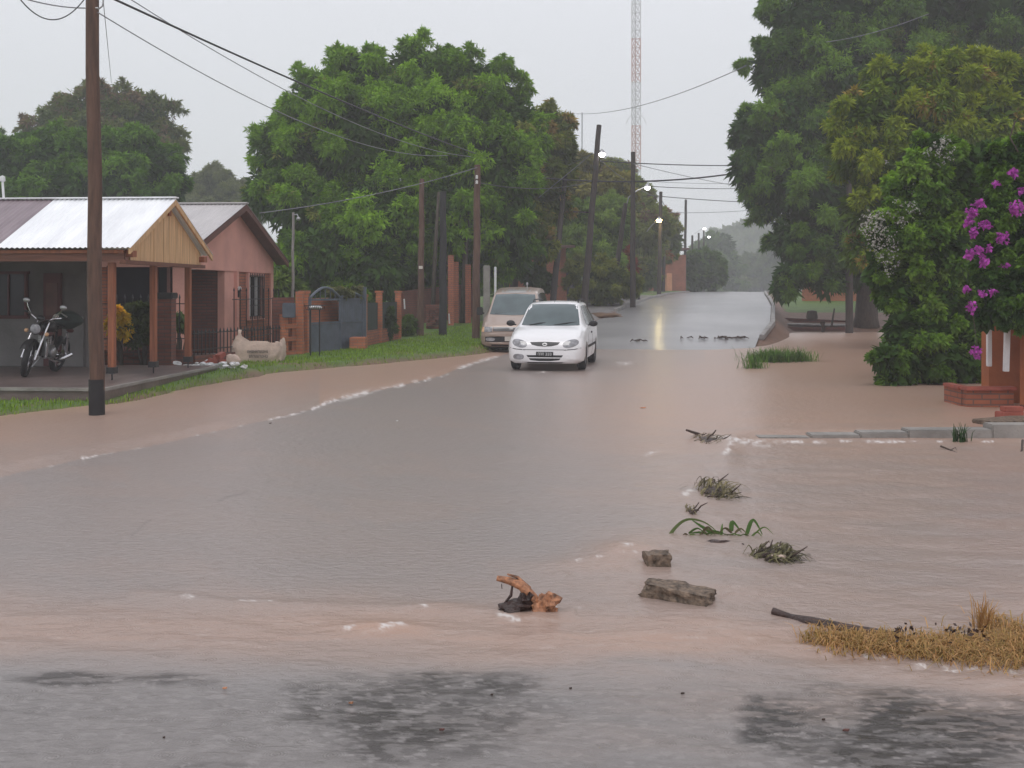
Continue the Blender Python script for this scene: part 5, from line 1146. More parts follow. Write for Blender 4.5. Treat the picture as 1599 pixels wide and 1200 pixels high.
# move origin: keys start at the front; shift children so the front sits at the thing origin
# --- champagne van
van = thing('champagne_van', 'champagne coloured van parked on the verge behind the white wagon', 'van', (-.02, 29.0, -.02), math.radians(-5.5))
KV = [(0, .70, .26, .55, .60, .66), (.04, .78, .20, .60, .68, .74), (.10, .82, .18, .66, .72, .79), (.25, .84, .18, .74, .74, .86), (.5, .845, .18, .88, .72, .96), (.62, .845, .18, .93, .70, 1.03),
      (.68, .845, .18, .95, .70, 1.07), (.9, .845, .18, .97, .66, 1.28), (1.15, .845, .18, .98, .62, 1.52), (1.35, .845, .18, .98, .59, 1.65), (1.6, .845, .18, .99, .59, 1.70), (2.4, .845, .18, 1.0, .60, 1.78), (3.6, .845, .18, 1.0, .60, 1.78), (4.2, .84, .2, 1.0, .60, 1.72), (4.38, .82, .28, .98, .62, 1.3), (4.45, .76, .34, .9, .6, .96)]
vb, vv = veh_body('body', KV, M['vanbeige'], van, (.72, 3.55), (.35, .30), .84)
patch_on(vv, [(-.65, 1.04), (0, 1.02), (.65, 1.04), (.62, 1.2), (.545, 1.58), (0, 1.605), (-.545, 1.58), (-.62, 1.2)], 'f', 'windscreen', M['vanglass'], van, .014, 8)
for sx in (-1, 1):
    hl = patch_on(vv, [(sx * .50, .72), (sx * .80, .72), (sx * .80, .58), (sx * .52, .58)], 'f', 'headlight', M['lamp_lens'], van, .010)
    patch_on(vv, [(sx * .73, .715), (sx * .81, .715), (sx * .81, .585), (sx * .73, .585)], 'f', 'indicator', M['amber'], hl, .016, 3)
    patch_on(vv, ellipse(sx * .56, .385, .12, .045, 14, 0, 3), 'f', 'fog_light', M['lamp_lens'], van, .02)
vg = patch_on(vv, [(-.48, .715), (.48, .715), (.48, .60), (-.48, .60)], 'f', 'grille', M['blackmat'], van, .006)
for z_ in (.70, .665, .63):
    patch_on(vv, [(-.47, z_ + .008), (.47, z_ + .008), (.47, z_ - .008), (-.47, z_ - .008)], 'f', 'grille_bar', M['vansilver'], vg, .014, 2)
patch_on(vv, ellipse(.0, .665, .06, .03, 12), 'f', 'emblem', M['vansilver'], vg, .02, 3)
patch_on(vv, [(-.80, .54), (.80, .54), (.80, .47), (-.80, .47)], 'f', 'bumper_strip', M['vanbeige'], van, .03, 3)
patch_on(vv, [(-.70, .455), (.70, .455), (.70, .315), (-.70, .315)], 'f', 'lower_grille', M['blackmat'], van, .006)
vp = patch_on(vv, [(-.17, .46), (.17, .46), (.17, .34), (-.17, .34)], 'f', 'number_plate', M['plate'], van, .04, 3)
patch_on(vv, [(-.80, .30), (.80, .30), (.80, .25), (-.80, .25)], 'f', 'bumper_lip', M['vanbeige'], van, .02, 3)
patch_on(vv, [(-.80, .245), (.80, .245), (.80, .20), (-.80, .20)], 'f', 'air_dam', M['blackmat'], van, .01, 3)
patch_on(vv, [(-.60, 1.63), (.60, 1.63), (.60, 1.74), (-.60, 1.74)], 'f', 'roof_visor', M['vansilver'], van, .01, 3)
for sd in ('r', 'l'):
    patch_on(vv, [(1.0, 1.04), (1.9, 1.05), (1.9, 1.60), (1.45, 1.57)], sd, 'front_side_window', M['darkglass'], van, .006)
    patch_on(vv, [(2.0, 1.05), (3.0, 1.05), (3.0, 1.63), (2.0, 1.62)], sd, 'rear_side_window', M['darkglass'], van, .006)
    patch_on(vv, [(3.1, 1.05), (4.15, 1.06), (4.05, 1.60), (3.1, 1.63)], sd, 'quarter_window', M['darkglass'], van, .006)
    patch_on(vv, [(1.1, .6), (3.15, .6), (3.15, .53), (1.1, .53)], sd, 'side_moulding', M['vansilver'], van, .012, 3)
for sx in (-1, 1):
    MB().box((sx * .96, .92, 1.12), (.17, .10, .22)).beam((sx * .82, .95, 1.05), (sx * .9, .93, 1.08), .05, .04).build('wing_mirror', M['blackmat'], van, bevel=.03)
    for y_ in (.72, 3.55): wheel(van, sx * .74, y_, .30, .19, sx)
MB().tube([(-.5, .66, 1.06), (-.1, .70, 1.09), (.35, .74, 1.12)], .014, 6).build('wiper', M['blackmat'], van, True)
MB().tube([(.3, 1.5, 1.69), (.3, 1.55, 1.86)], .012, 6).ell((.3, 1.55, 1.87), (.03, .03, .05)).build('aerial', M['vansilver'], van)

# --- motorcycle
mc = thing('motorcycle', 'black motorcycle with chrome forks and a dark top bag parked on the porch slab', 'motorcycle', (-8.0, 17.85, .247), math.radians(2), local=True)
mc.rotation_euler = (0, math.radians(12), math.radians(1))
def mwheel(par, y, r, ang=0, nm='front_wheel'):
    ax = Vector((math.cos(ang), math.sin(ang), 0))
    t_ = MB().lathe((0, y, r), ax, [(-.035, r - .075), (-.05, r - .03), (-.03, r), (.03, r), (.05, r - .03), (.035, r - .075)], 28).build(nm, M['rubber'], par, True, 60)
    rm_ = MB().lathe((0, y, r), ax, [(-.02, r - .07), (-.02, r - .085), (.02, r - .085), (.02, r - .07)], 28).lathe((0, y, r), ax, [(-.05, 0), (-.05, .05), (.05, .05), (.05, 0)], 14)
    bx = Vector((0, 0, 1)); by = ax.cross(bx)
    for k in range(12):
        a_ = 2 * math.pi * k / 12; d = bx * math.cos(a_) + by * math.sin(a_); rm_.tube([Vector((0, y, r)) + d * .04 + ax * (.03 if k % 2 else -.03), Vector((0, y, r)) + d * (r - .08)], .004, 4)
    rm_.lathe((.055 * ax.x, y + .055 * ax.y, r), ax, [(0, .03), (.0, .1), (.004, .1), (.004, .03)], 18)
    rm_.build('rim', M['chrome'], t_, True, 40); return t_
mwheel(mc, 0, .30, .25, 'front_wheel'); mwheel(mc, 1.25, .29, 0, 'rear_wheel')
fa = .25
for sx in (-1, 1):
    ox = sx * .10; MB().tube([(ox * math.cos(fa), ox * math.sin(fa), .30), (ox, .13 + ox * .2, .60), (ox, .30, .92)], [.022, .02, .018], 10).build('fork', M['chrome'], mc, True)
fd = MB(); arc = [(0, -.335 * math.cos(a_) if False else .34 * math.sin(a_), .30 + .34 * math.cos(a_)) for a_ in np.linspace(-1.0, 1.2, 10)]
vs = []; fs = []
for i_, (x, y_, z_) in enumerate(arc):
    for dx in (-.055, -.03, .03, .055): vs.append((dx, y_, z_ - (.02 if abs(dx) > .04 else 0)))
for i_ in range(9):
    for k in range(3): a_ = i_ * 4 + k; fs.append((a_, a_ + 1, a_ + 5, a_ + 4))
fd.add(vs, fs).build('front_mudguard', M['black'], mc, True, 180)
MB().lathe((0, .06, .80), (0, -1, -.05), [(-.14, 0), (-.12, .06), (-.04, .09), (.02, .095)], 18).build('headlight', M['black'], mc, True)
MB().lathe((0, .04, .80), (0, -1, -.05), [(0, .088), (.03, .06), (.04, 0)], 18).build('headlight_lens', M['lamp_lens'], mc, True)
for sx in (-1, 1):
    MB().ell((sx * .17, .12, .74), (.035, .04, .035), 10, 7).build('indicator', M['amber'], mc, True)
MB().tube([(-.35, .38, 1.02), (-.28, .30, 1.03), (-.18, .22, 1.0), (-.1, .24, .95), (.1, .24, .95), (.18, .22, 1.0), (.28, .30, 1.03), (.35, .38, 1.02)], .014, 8).build('handlebar', M['chrome'], mc, True)
for sx in (-1, 1):
    MB().tube([(sx * .28, .30, 1.03), (sx * .38, .40, 1.02)], .02, 8).build('grip', M['rubber'], mc, True)
    MB().tube([(sx * .22, .25, 1.03), (sx * .27, .22, 1.12), (sx * .30, .22, 1.19)], .007, 6).build('mirror_stalk', M['chrome'], mc, True)
    MB().ell((sx * .31, .21, 1.22), (.06, .018, .045), 14, 8).build('mirror', M['steel'], mc, True)
MB().ell((0, .16, .98), (.07, .06, .05), 12, 8).build('gauges', M['black'], mc, True)
MB().ell((0, .52, .82), (.13, .24, .12), 16, 10).build('tank', M['black'], mc, True)
MB().ell((0, .46, .72), (.135, .14, .06), 14, 8).build('tank_side', M['redwood'], mc, True)
MB().prism([(-.11, .72, .78), (-.12, 1.25, .80), (-.09, 1.33, .88), (-.1, 1.0, .84), (-.1, .74, .84)], (.22, 0, 0)).build('seat', M['blackmat'], mc, bevel=.02)
MB().tube([(0, .30, .92), (0, .42, .60), (0, .45, .34), (0, .85, .30), (0, 1.0, .5), (0, .95, .74), (0, .55, .74), (0, .32, .88)], .022, 8).build('frame', M['black'], mc, True)
MB().box((0, .62, .40), (.2, .30, .22)).ell((.12, .68, .38), (.05, .12, .11)).ell((-.12, .68, .38), (.05, .12, .11)).build('engine', M['steel'], mc, bevel=.02, smooth=True)
cy = MB()
for k in range(6): cy.box((0, .52 - k * .008, .53 + k * .03), (.15, .15, .014))
cy.box((0, .50, .60), (.10, .10, .2)).build('cylinder', M['steel'], mc)
MB().tube([(.07, .44, .62), (.12, .36, .55), (.13, .40, .34), (.14, .75, .24), (.15, 1.1, .27), (.16, 1.4, .32)], [.02, .02, .02, .025, .035, .035], 10).build('exhaust', M['chrome'], mc, True)
for sx in (-1, 1):
    MB().tube([(sx * .13, 1.25, .29), (sx * .13, 1.1, .72)], .02, 8).lathe((sx * .13, 1.22, .38), (0, -.33, 1), [(0, .03), (.25, .03)], 10).build('shock_absorber', M['chrome'], mc, True)
    MB().tube([(sx * .05, .45, .32), (sx * .05, 1.25, .29)], .018, 8).build('swingarm', M['black'], mc, True)
    MB().tube([(sx * .1, .75, .28), (sx * .3, .75, .27)], .015, 8).build('footpeg', M['rubber'], mc, True)
MB().tube([(-.1, .8, .28), (-.20, .72, .07)], .012, 6).build('side_stand', M['steel'], mc)
arc = [(0, 1.25 + .33 * math.sin(a_), .29 + .34 * math.cos(a_)) for a_ in np.linspace(-.7, 1.4, 9)]
vs = []; fs = []
for (x, y_, z_) in arc:
    for dx in (-.07, -.04, .04, .07): vs.append((dx, y_, z_ - (.03 if abs(dx) > .05 else 0)))
for i_ in range(8):
    for k in range(3): a_ = i_ * 4 + k; fs.append((a_, a_ + 1, a_ + 5, a_ + 4))
MB().add(vs, fs).build('rear_mudguard', M['black'], mc, True, 180)
MB().ell((0, 1.55, .72), (.07, .03, .04), 12, 8).build('tail_light', M['redwood'], mc, True)
tb = thing('top_bag', 'bulky dark green-black bag strapped on the tail of the motorcycle', 'bag', (-7.78, 18.95, 1.0), 0)
MB().ell((-7.76, 18.98, 1.15), (.25, .22, .155), 20, 12, .25, 4).build('bag_body', M['green_mesh'], tb, True, 180)
MB().tube([(-7.96, 18.82, 1.08), (-7.9, 18.75, 1.2), (-7.78, 18.75, 1.28), (-7.68, 18.8, 1.2)], .014, 6).build('strap', M['steel'], tb, True)
MB().ell((-7.86, 18.77, 1.22), (.05, .03, .035), 10, 7).build('badge', M['plate'], tb, True)

# ---------------------------------------------------------------- bulk bag and heap
bb0 = G(398, 571, .06); bs = F / bb0.y
bag = thing('bulk_bag', 'sagging cream woven bulk bag with printed lettering standing on the grass', 'bulk bag', bb0)
mb = MB(); n = 40; rings = 12
prof = []
rgb = random.Random(4)
for j in range(rings + 1):
    f_ = j / rings
    for k in range(n):
        a_ = 2 * math.pi * k / n
        cx_ = math.copysign(abs(math.cos(a_)) ** .34, math.cos(a_)); cy_ = math.copysign(abs(math.sin(a_)) ** .4, math.sin(a_))
        bulge = 1 + .10 * math.sin(math.pi * f_ * .9)
        top = .47 + .02 * math.sin(3 * a_ + 1) + (.09 * math.exp(-((a_ - 4.05) / .35) ** 2)) + .06 * math.exp(-((a_ - 5.6) / .3) ** 2) + .09 * math.exp(-((a_ - .15) / .3) ** 2) + .05 * math.exp(-((a_ - 4.8) / .22) ** 2)
        wr = .045 * mnoise.noise(Vector((cx_ * 6, cy_ * 6, f_ * 2.5))) + .02 * mnoise.noise(Vector((cx_ * 14, cy_ * 14, f_ * 7)))
        prof.append(bb0 + Vector((cx_ * (.50 * bulge + wr), .35 + cy_ * (.36 * bulge + wr), f_ * top)))
fs = [(j * n + k, j * n + (k + 1) % n, (j + 1) * n + (k + 1) % n, (j + 1) * n + k) for j in range(rings) for k in range(n)]
base_i = len(prof)
for j, (sc, dz) in enumerate(((.93, -.05), (.85, -.22))):
    for k in range(n):
        p = prof[rings * n + k]; c_ = bb0 + Vector((0, .35, 0)); prof.append(Vector((c_.x + (p.x - c_.x) * sc, c_.y + (p.y - c_.y) * sc, p.z + dz * (.5 + .5 * math.sin(k)))))
    for k in range(n):
        a_ = (rings + j) * n; fs.append((a_ + k, a_ + (k + 1) % n, a_ + n + (k + 1) % n, a_ + n + k))
fs.append(tuple((rings + 2) * n + k for k in range(n)))
bgo = mb.add(prof, fs).build('bag_body', M['bag'], bag, True, 60)
# knotted ear
MB().tube([bb0 + Vector((-.38, .12, .50)), bb0 + Vector((-.35, .12, .62)), bb0 + Vector((-.36, .12, .68)), bb0 + Vector((-.35, .12, .76))], [.07, .05, .035, .042], 10).build('lifting_ear', M['bag'], bag, True, 180)
MB().prism([bb0 + Vector((-.53, .0, .36)), bb0 + Vector((.06, -.05, .42)), bb0 + Vector((-.30, .05, .62)), bb0 + Vector((-.42, .08, .64))], (0, .05, 0)).build('folded_flap', M['bag'], bag, bevel=.01)
tx = MB(); rgt = random.Random(12)
for row, (z_, x0_, x1_) in enumerate(((.30, -.14, .28), (.20, -.10, .28))):
    x = x0_
    while x < x1_:
        w_ = rgt.uniform(.018, .032)
        for dx, dz, ww, hh in ((0, 0, .008, .055), (w_, 0, .008, .055), (w_ / 2, .024 * rgt.choice((-1, 0, 1)), w_, .008)):
            tx.box(bb0 + Vector((x + dx, -.075 - .002 * row, z_ + dz)), (ww, .006, hh))
        x += w_ + .02
tx.build('printed_lettering', M['bagink'], bgo)
hp = thing('rubble_heap', 'low heap of white plaster rubble with broken red bricks beside the bulk bag', 'rubble heap', P(328, 574, 20.95))
h0 = P(330, 576, 20.95); rgh = random.Random(9); mbw = MB(); mbr = MB()
for k in range(90):
    p = h0 + Vector((rgh.gauss(0, .26), rgh.gauss(.05, .16), rgh.uniform(0, .12))); r_ = rgh.uniform(.03, .08)
    mbw.ell(p, (r_ * 1.3, r_, r_ * .6), 6, 4, .6, k)
mbw.build('plaster_lumps', M['whitepaint'], hp)
for k, (dx, dz) in enumerate(((.02, .14), (.12, .19), (.22, .13), (-.08, .10), (.16, .25))):
    MB().box(h0 + Vector((dx, .05, dz)), (.2, .12, .09), Matrix.Rotation(.3 * k, 3, 'Z') @ Matrix.Rotation(.3 - .15 * k, 3, 'Y')).build('broken_brick', M['red_ceramic'], hp, bevel=.008)
o = MB().ell(h0 + Vector((.38, .1, .16)), (.15, .12, .12), 12, 8, .5, 3).build('cloth_sack', M['bag'], None, True, 180); tag(o, 'small pink-white sack between the rubble heap and the bulk bag', 'sack')
o = MB().ell(G(438, 567, .07) + Vector((0, 0, .03)), (.09, .06, .05), 10, 6, .6, 5).build('plastic_scrap', M['whitepaint'], None, True, 180); tag(o, 'white plastic scrap on the grass right of the bulk bag', 'scrap')

# ---------------------------------------------------------------- grass and weeds
def blades(name, pts, h, w, cols, rng, lean=.5, parent=None, seg=1, flat=0.0):
    n = len(pts); a_ = rng.uniform(0, 2 * np.pi, n); d = np.stack([np.cos(a_), np.sin(a_), np.zeros(n)], 1); hh = (h * rng.uniform(.5, 1.3, n))[:, None]
    side = np.stack([-d[:, 1], d[:, 0], np.zeros(n)], 1) * w; ln = rng.uniform(.1, 1, (n, 1)) * lean
    up = np.array([0, 0, 1.0]); b0 = pts; mid = b0 + up * hh * .6 + d * hh * ln * .35; ff = flat * rng.uniform(.3, 1.25, (n, 1)); mid = mid - up * hh * .25 * ff + d * hh * ff * .3; tip = b0 + up * hh * np.clip(1 - .35 * ln - ff, .02, 1) + d * hh * (ln + ff * .6)
    v = np.stack([b0 - side * .5, b0 + side * .5, mid + side * .4, mid - side * .4, tip + side * .08, tip - side * .08], 1).reshape(-1, 3)
    i_ = np.arange(n)[:, None] * 6; q = np.concatenate([i_ + np.array([0, 1, 2, 3]), i_ + np.array([3, 2, 4, 5])])
    t_ = rng.uniform(0, 1, (n, 1)); c = np.array(cols[0]) * (1 - t_) + np.array(cols[1]) * t_; c = c * rng.uniform(.75, 1.2, (n, 1))
    o0 = np.array(ORG[parent.name]) if parent is not None else np.array([pts[:, 0].mean(), pts[:, 1].mean(), 0])
    me = np_mesh(name, v - o0, q); set_color(me, 'tint', np.repeat(c, 6, 0)); return link_mesh(name, me, M['leaf'], parent, None if parent is not None else tuple(o0))
rng = np.random.default_rng(5)
yy = rng.uniform(13.5, 40, 150000); xx = rng.uniform(-14, 3, 150000)
dens = fbm(xx * 1.2, yy * 1.2, 3, 3)
xs1 = np.interp(yy, [15.7, 20.6, 20.7, 27, 29.5, 34, 40], [-5.8, -5.45, -6.3, -4.6, -3.7, -2.9, -1])
ok = (xx < XG(yy) + .35 * (fbm(xx * 1.3, yy * 1.3, 3, 5) - .5) - .05) & (ground_z(xx, yy) > .005) & ((yy < 15.66) | (xx > xs1)) & (dens > .30) & (xx < XL(yy) - .3)
P_ = np.stack([xx[ok], yy[ok], ground_z(xx[ok], yy[ok]) - .005], 1)
P_ = P_[:60000]
o = blades('grass', P_, .07, .012, ((.11, .19, .018), (.27, .42, .03)), rng, .7); tag(o, kind='stuff')
def clump(name, label, spots, n, h, w, cols, seed, cat='plant', lean=.8, group=None):
    rng = np.random.default_rng(seed); pts = []
    for (u, v, ru, wt_) in spots:
        c_ = G(u, v); s = F / c_.y; m = int(n * wt_); pts.append(np.stack([c_.x + rng.normal(0, ru / s / 2, m), c_.y + rng.normal(0, ru / s * .55, m), np.full(m, -.02)], 1))
    o = blades(name, np.concatenate(pts), h, w, cols, rng, lean); tag(o, label, cat, group); return o
clump('grass_clump', 'bright green grass clump standing out of the flood on the right side of the road', [(1200, 568, 24, .9), (1222, 567, 30, 1.0), (1248, 567, 22, .5), (1190, 566, 34, .3), (1178, 578, 18, .2)], 620, .36, .015, ((.05, .12, .02), (.16, .30, .05)), 51, lean=1.3)
# leafy stems at the edge of the clump
def strands(name, label, items, m, cat, r=.006, seed=0, extra=None):
    """items: polylines given as (u, v, Y) points"""
    mb = MB()
    for it in items:
        pts = [P(*p) for p in it[0]]; rr_ = it[1] if len(it) > 1 else r; k = len(pts); mb.tube(pts, [rr_ * (1 - .6 * i_ / max(1, k - 1)) for i_ in range(k)], 5)
    o = mb.build(name, M[m], None, True, 180); tag(o, label, cat); return o
def tangle(name, label, u, v, ru, rv, n, seed, cols, m='leaf', ln=(.10, .28), w=.008, cat='debris', lift=.07, twigs=6, patchcol=None):
    """a mat of reed blades and twigs washed up in the flood"""
    rng = np.random.default_rng(seed); c_ = G(u, v); s = F / c_.y; hx = ru / s; hy = (G(u, v - rv).y - G(u, v + rv).y) / 2
    t_ = thing(name, label, cat, c_)
    V_ = []; Q_ = []; C_ = []; nb = 0
    for k in range(n):
        a_ = rng.uniform(0, 2 * np.pi); rr_ = rng.uniform(0, 1) ** .5; p0 = np.array([c_.x + hx * rr_ * np.cos(a_), c_.y + hy * rr_ * np.sin(a_), -.01])
        an = rng.normal(.4, 1.0); L = rng.uniform(*ln); d = np.array([np.cos(an), np.sin(an) * .7, 0]); sd = np.array([-d[1], d[0], 0.2]) * w * rng.uniform(.5, 1.5)
        hgt = lift * rng.uniform(.3, 1.4) * (1 - .5 * rr_); sg = 5; pts = [p0 + d * L * (j / sg) + np.array([rng.normal(0, .006), 0, hgt * np.sin(np.pi * min(1, (j / sg) * 1.05)) + .004]) for j in range(sg + 1)]
        tt = rng.uniform(); col = (np.array(cols[0]) * (1 - tt) + np.array(cols[1]) * tt) * rng.uniform(.7, 1.2)
        for j in range(sg + 1): f_ = 1 - .7 * (j / sg); V_ += [pts[j] - sd * f_, pts[j] + sd * f_]; C_ += [col, col]
        for j in range(sg): Q_.append([nb + 2 * j, nb + 2 * j + 1, nb + 2 * j + 3, nb + 2 * j + 2])
        nb += 2 * (sg + 1)
    me = np_mesh('reed_blades', np.array(V_) - np.array(c_), np.array(Q_)); set_color(me, 'tint', np.array(C_)); link_mesh('reed_blades', me, M['leaf'], t_)
    mb = MB(); rg = random.Random(seed)
    for k in range(twigs):
        p = c_ + Vector((rg.uniform(-.8, .8) * hx, rg.uniform(-.8, .8) * hy, rg.uniform(-.01, .03))); a_ = rg.uniform(-.8, 1.2); L = rg.uniform(.05, .12)
        q_ = p + Vector((math.cos(a_) * L, math.sin(a_) * L * .5, rg.uniform(-.01, .08))); mb.tube([p, p.lerp(q_, .5) + Vector((0, 0, rg.uniform(-.01, .02))), q_], [.007, .006, .003], 5)
    if twigs: mb.build('twig_cluster', M['twig'], t_, True, 180)
    mb = MB(); mb.ell(c_ + Vector((0, 0, .0)), (hx * .5, hy * .5, lift * .35), 14, 8, .6, seed); mb.build('silt_mat', M['bark_wet'], t_, True, 60)
    return t_
td = tangle('twig_pile', 'bristling pile of dry twigs at the upstream end of the concrete kerb', 1106, 688, 26, 8, 60, 61, ((.12, .09, .06), (.3, .25, .17)), ln=(.12, .26), lift=.06)
MB().tube([G(1072, 672, .1), P(1090, 678, 12.6), P(1118, 690, 12.3)], [.012, .018, .012], 6).build('branch', M['bark_wet'], td, True)
MB().tube([P(1118, 672, 12.4), P(1112, 680, 12.4)], [.006, .012], 5).build('branch', M['bark_wet'], td, True)
tangle('reed_tangle', 'dark clump of matted reeds with two upturned ends, below the twig pile', 1113, 768, 30, 14, 90, 62, ((.06, .05, .03), (.28, .24, .12)), ln=(.10, .24), lift=.09, twigs=9)
tangle('reed_tangle', 'smallest tuft of dead reed stalks between two larger clumps', 1079, 800, 7, 7, 16, 63, ((.12, .09, .05), (.3, .26, .16)), ln=(.05, .10), lift=.06, twigs=3)
tangle('reed_tangle', 'brown matted clump with a pinkish scrap, right of the green reed blades', 1205, 868, 36, 11, 110, 64, ((.07, .06, .035), (.22, .2, .1)), ln=(.08, .18), lift=.075, twigs=10)
o = MB().ell(G(1212, 871) + Vector((0, -.05, .015)), (.045, .03, .02), 10, 6, .8, 8).build('litter_scrap', M['bag'], None, True, 60); tag(o, 'crumpled pink-white scrap of litter caught in the brown clump', 'litter')
# long green reed blades
gr_ = thing('green_reeds', 'long green reed blades bent over in the water above the grey rocks', 'reeds', G(1120, 845))
def ribbon(pts, w, name='blade', col=(.09, .17, .045)):
    pts = [Vector(p) for p in pts]; V_ = []; k = len(pts)
    dense = []
    for i_ in range(k - 1):
        for j in range(6):
            t_ = j / 6; p0 = pts[max(i_ - 1, 0)]; p1 = pts[i_]; p2 = pts[i_ + 1]; p3 = pts[min(i_ + 2, k - 1)]
            dense.append(.5 * ((2 * p1) + (p2 - p0) * t_ + (2 * p0 - 5 * p1 + 4 * p2 - p3) * t_ * t_ + (-p0 + 3 * p1 - 3 * p2 + p3) * t_ ** 3))
    dense.append(pts[-1]); m = len(dense)
    for i_, p in enumerate(dense):
        d = (dense[min(i_ + 1, m - 1)] - dense[max(i_ - 1, 0)]).normalized(); s = d.cross(Vector((0, 1, .3))).normalized(); f_ = i_ / (m - 1)
        ww = w * 1.5 * (.55 + .45 * math.sin(math.pi * min(1, f_ * 1.6 + .1))) * (1 - .85 * max(0, f_ - .6) / .4); V_ += [p - s * ww, p + Vector((0, -ww * .3, ww * .2)), p + s * ww]
    Q_ = []
    for i_ in range(m - 1):
        for j in range(2): a_ = i_ * 3 + j; Q_.append((a_, a_ + 1, a_ + 4, a_ + 3))
    me = np_mesh(name, np.array([tuple(p - ORG[gr_.name]) for p in V_]), np.array(Q_), True); set_color(me, 'tint', np.tile(np.array(col), (len(V_), 1))); link_mesh(name, me, M['leaf'], gr_)
YR = 7.4
ribbon([P(1037, 858, 7.3), P(1050, 830, 7.4), P(1072, 812, 7.5), P(1100, 816, 7.5), P(1125, 835, 7.4)], .010, col=(.13, .17, .06))
ribbon([P(1130, 838, YR), P(1105, 828, YR), P(1080, 812, YR)], .014)
ribbon([P(1135, 835, YR), P(1120, 845, YR), P(1095, 832, YR), P(1070, 835, YR)], .013)
ribbon([P(1122, 850, YR), P(1126, 835, YR), P(1128, 818, YR)], .014, col=(.14, .24, .07))
ribbon([P(1142, 830, YR), P(1144, 815, YR), P(1158, 832, YR)], .011)
ribbon([P(1165, 838, YR), P(1176, 812, YR), P(1192, 838, YR)], .010)
ribbon([P(1140, 842, YR), P(1143, 850, YR - .1), P(1150, 840, YR)], .009, col=(.05, .08, .03))
ribbon([P(1070, 843, YR), P(1090, 838, YR), P(1125, 842, YR), P(1160, 840, YR)], .012, col=(.07, .12, .035))
rgq = random.Random(21)
for k in range(22):
    u = rgq.uniform(1075, 1185); v_ = rgq.uniform(832, 848); L = rgq.uniform(14, 38); hgt = rgq.uniform(3, 12); sg_ = rgq.choice((-1, 1))
    ribbon([P(u, v_, 7.35), P(u + sg_ * L * .5, v_ - hgt, 7.35), P(u + sg_ * L, v_ + 3, 7.33)], rgq.uniform(.003, .008), col=rgq.choice(((.07, .12, .03), (.16, .14, .07), (.10, .08, .04), (.12, .19, .05))))
MB().ell(G(1122, 846), (.09, .03, .012), 12, 6, .7, 3).build('root_mat', M['bark_wet'], gr_, True, 60)
MB().tube([P(1150, 856, 7.1), P(1160, 850, 7.1), P(1168, 862, 7.0), P(1185, 866, 7.0)], [.006, .008, .006, .004], 5).build('dark_stem', M['twig'], gr_, True)

# broken kerb rocks
def rock(label, u, v, size, rz, seed, tilt=0):
    c_ = G(u, v); bm = bmesh.new(); bmesh.ops.create_cube(bm, size=1.0); bmesh.ops.subdivide_edges(bm, edges=bm.edges, cuts=9, use_grid_fill=True)
    R_ = Matrix.Rotation(rz, 3, 'Z') @ Matrix.Rotation(tilt, 3, 'Y')
    for vt in bm.verts:
        p = vt.co.copy(); q_ = Vector([math.copysign(min(abs(a_), .5) , a_) for a_ in p]); L = q_.length; q_ = q_.lerp(q_.normalized() * .62, .22)
        f_ = 1 + .16 * mnoise.noise(q_ * 3 + Vector((seed, 0, 0))) + .09 * mnoise.noise(q_ * 9 + Vector((seed, 5, 0))) + .04 * mnoise.noise(q_ * 24 + Vector((seed, 5, 0)))
        q_ = Vector((q_.x * size[0], q_.y * size[1], q_.z * size[2])) * f_; vt.co = R_ @ q_
    me = bpy.data.meshes.new('broken_kerb_stone'); bm.to_mesh(me); bm.free(); me.shade_smooth(); me.set_sharp_from_angle(angle=math.radians(50))
    o = link_mesh('broken_kerb_stone', me, M['rock'], None, (c_.x, c_.y, size[2] * .18)); tag(o, label, 'kerb stone', 'broken pieces of kerb in the flood'); return o
rock('smaller blocky broken kerb stone with water breaking against its side', 1026, 884, (.15, .13, .12), .1, 3)
rock('larger long broken kerb stone lying slanted in the water', 1060, 933, (.35, .17, .09), -.5, 7, .08)

# splintered log chunk
lc = G(822, 955); lg_ = thing('splintered_log', 'splintered chunk of orange-brown wood with a forked upraised branch in the rapids', 'log', lc); YL = lc.y
def LP(u, v, dy=0): return P(u, v, YL + dy)
MB().tube([LP(776, 903, .03), LP(795, 907, .02), LP(815, 915, 0), LP(832, 935, 0), LP(838, 952, 0)], [.014, .02, .026, .03, .03], 9).build('raised_branch', M['rawwood'], lg_, True, 50)
MB().tube([LP(792, 897, .02), LP(808, 902, .02), LP(826, 918, .01), LP(820, 940, 0)], [.005, .009, .012, .02], 7).build('splinter', M['rawwood'], lg_, True, 50)
MB().tube([LP(783, 912, .02), LP(784, 920, .02)], .002, 4).tube([LP(800, 915, .0), LP(798, 930, 0), LP(788, 942, 0)], [.006, .009, .005], 6).build('rootlet', M['bark_wet'], lg_, True)
mb = MB(); mb.ell(LP(812, 950), (.12, .08, .04), 16, 10, .7, 2); mb.ell(LP(822, 938), (.045, .05, .06), 12, 9, .8, 5); mb.ell(LP(795, 955), (.07, .05, .025), 12, 8, .8, 6); mb.build('dark_bark', M['bark_wet'], lg_, True, 40)
mb = MB(); mb.ell(LP(856, 942, -.02), (.05, .05, .055), 14, 10, .7, 9); mb.ell(LP(842, 953, -.03), (.055, .04, .03), 12, 8, .7, 11); mb.ell(LP(858, 955, -.02), (.04, .04, .035), 12, 8, .7, 14); mb.build('split_heartwood', M['rawwood'], lg_, True, 40)
rgl = random.Random(2); mb = MB()
for k in range(1):
    a_ = LP(rgl.uniform(785, 860), rgl.uniform(935, 958), rgl.uniform(-.04, .02)); mb.tube([a_, a_ + Vector((rgl.uniform(-.07, .07), 0, rgl.uniform(-.01, .04)))], [.006, .003], 5)
mb.build('splinter', M['rawwood'], lg_, True)

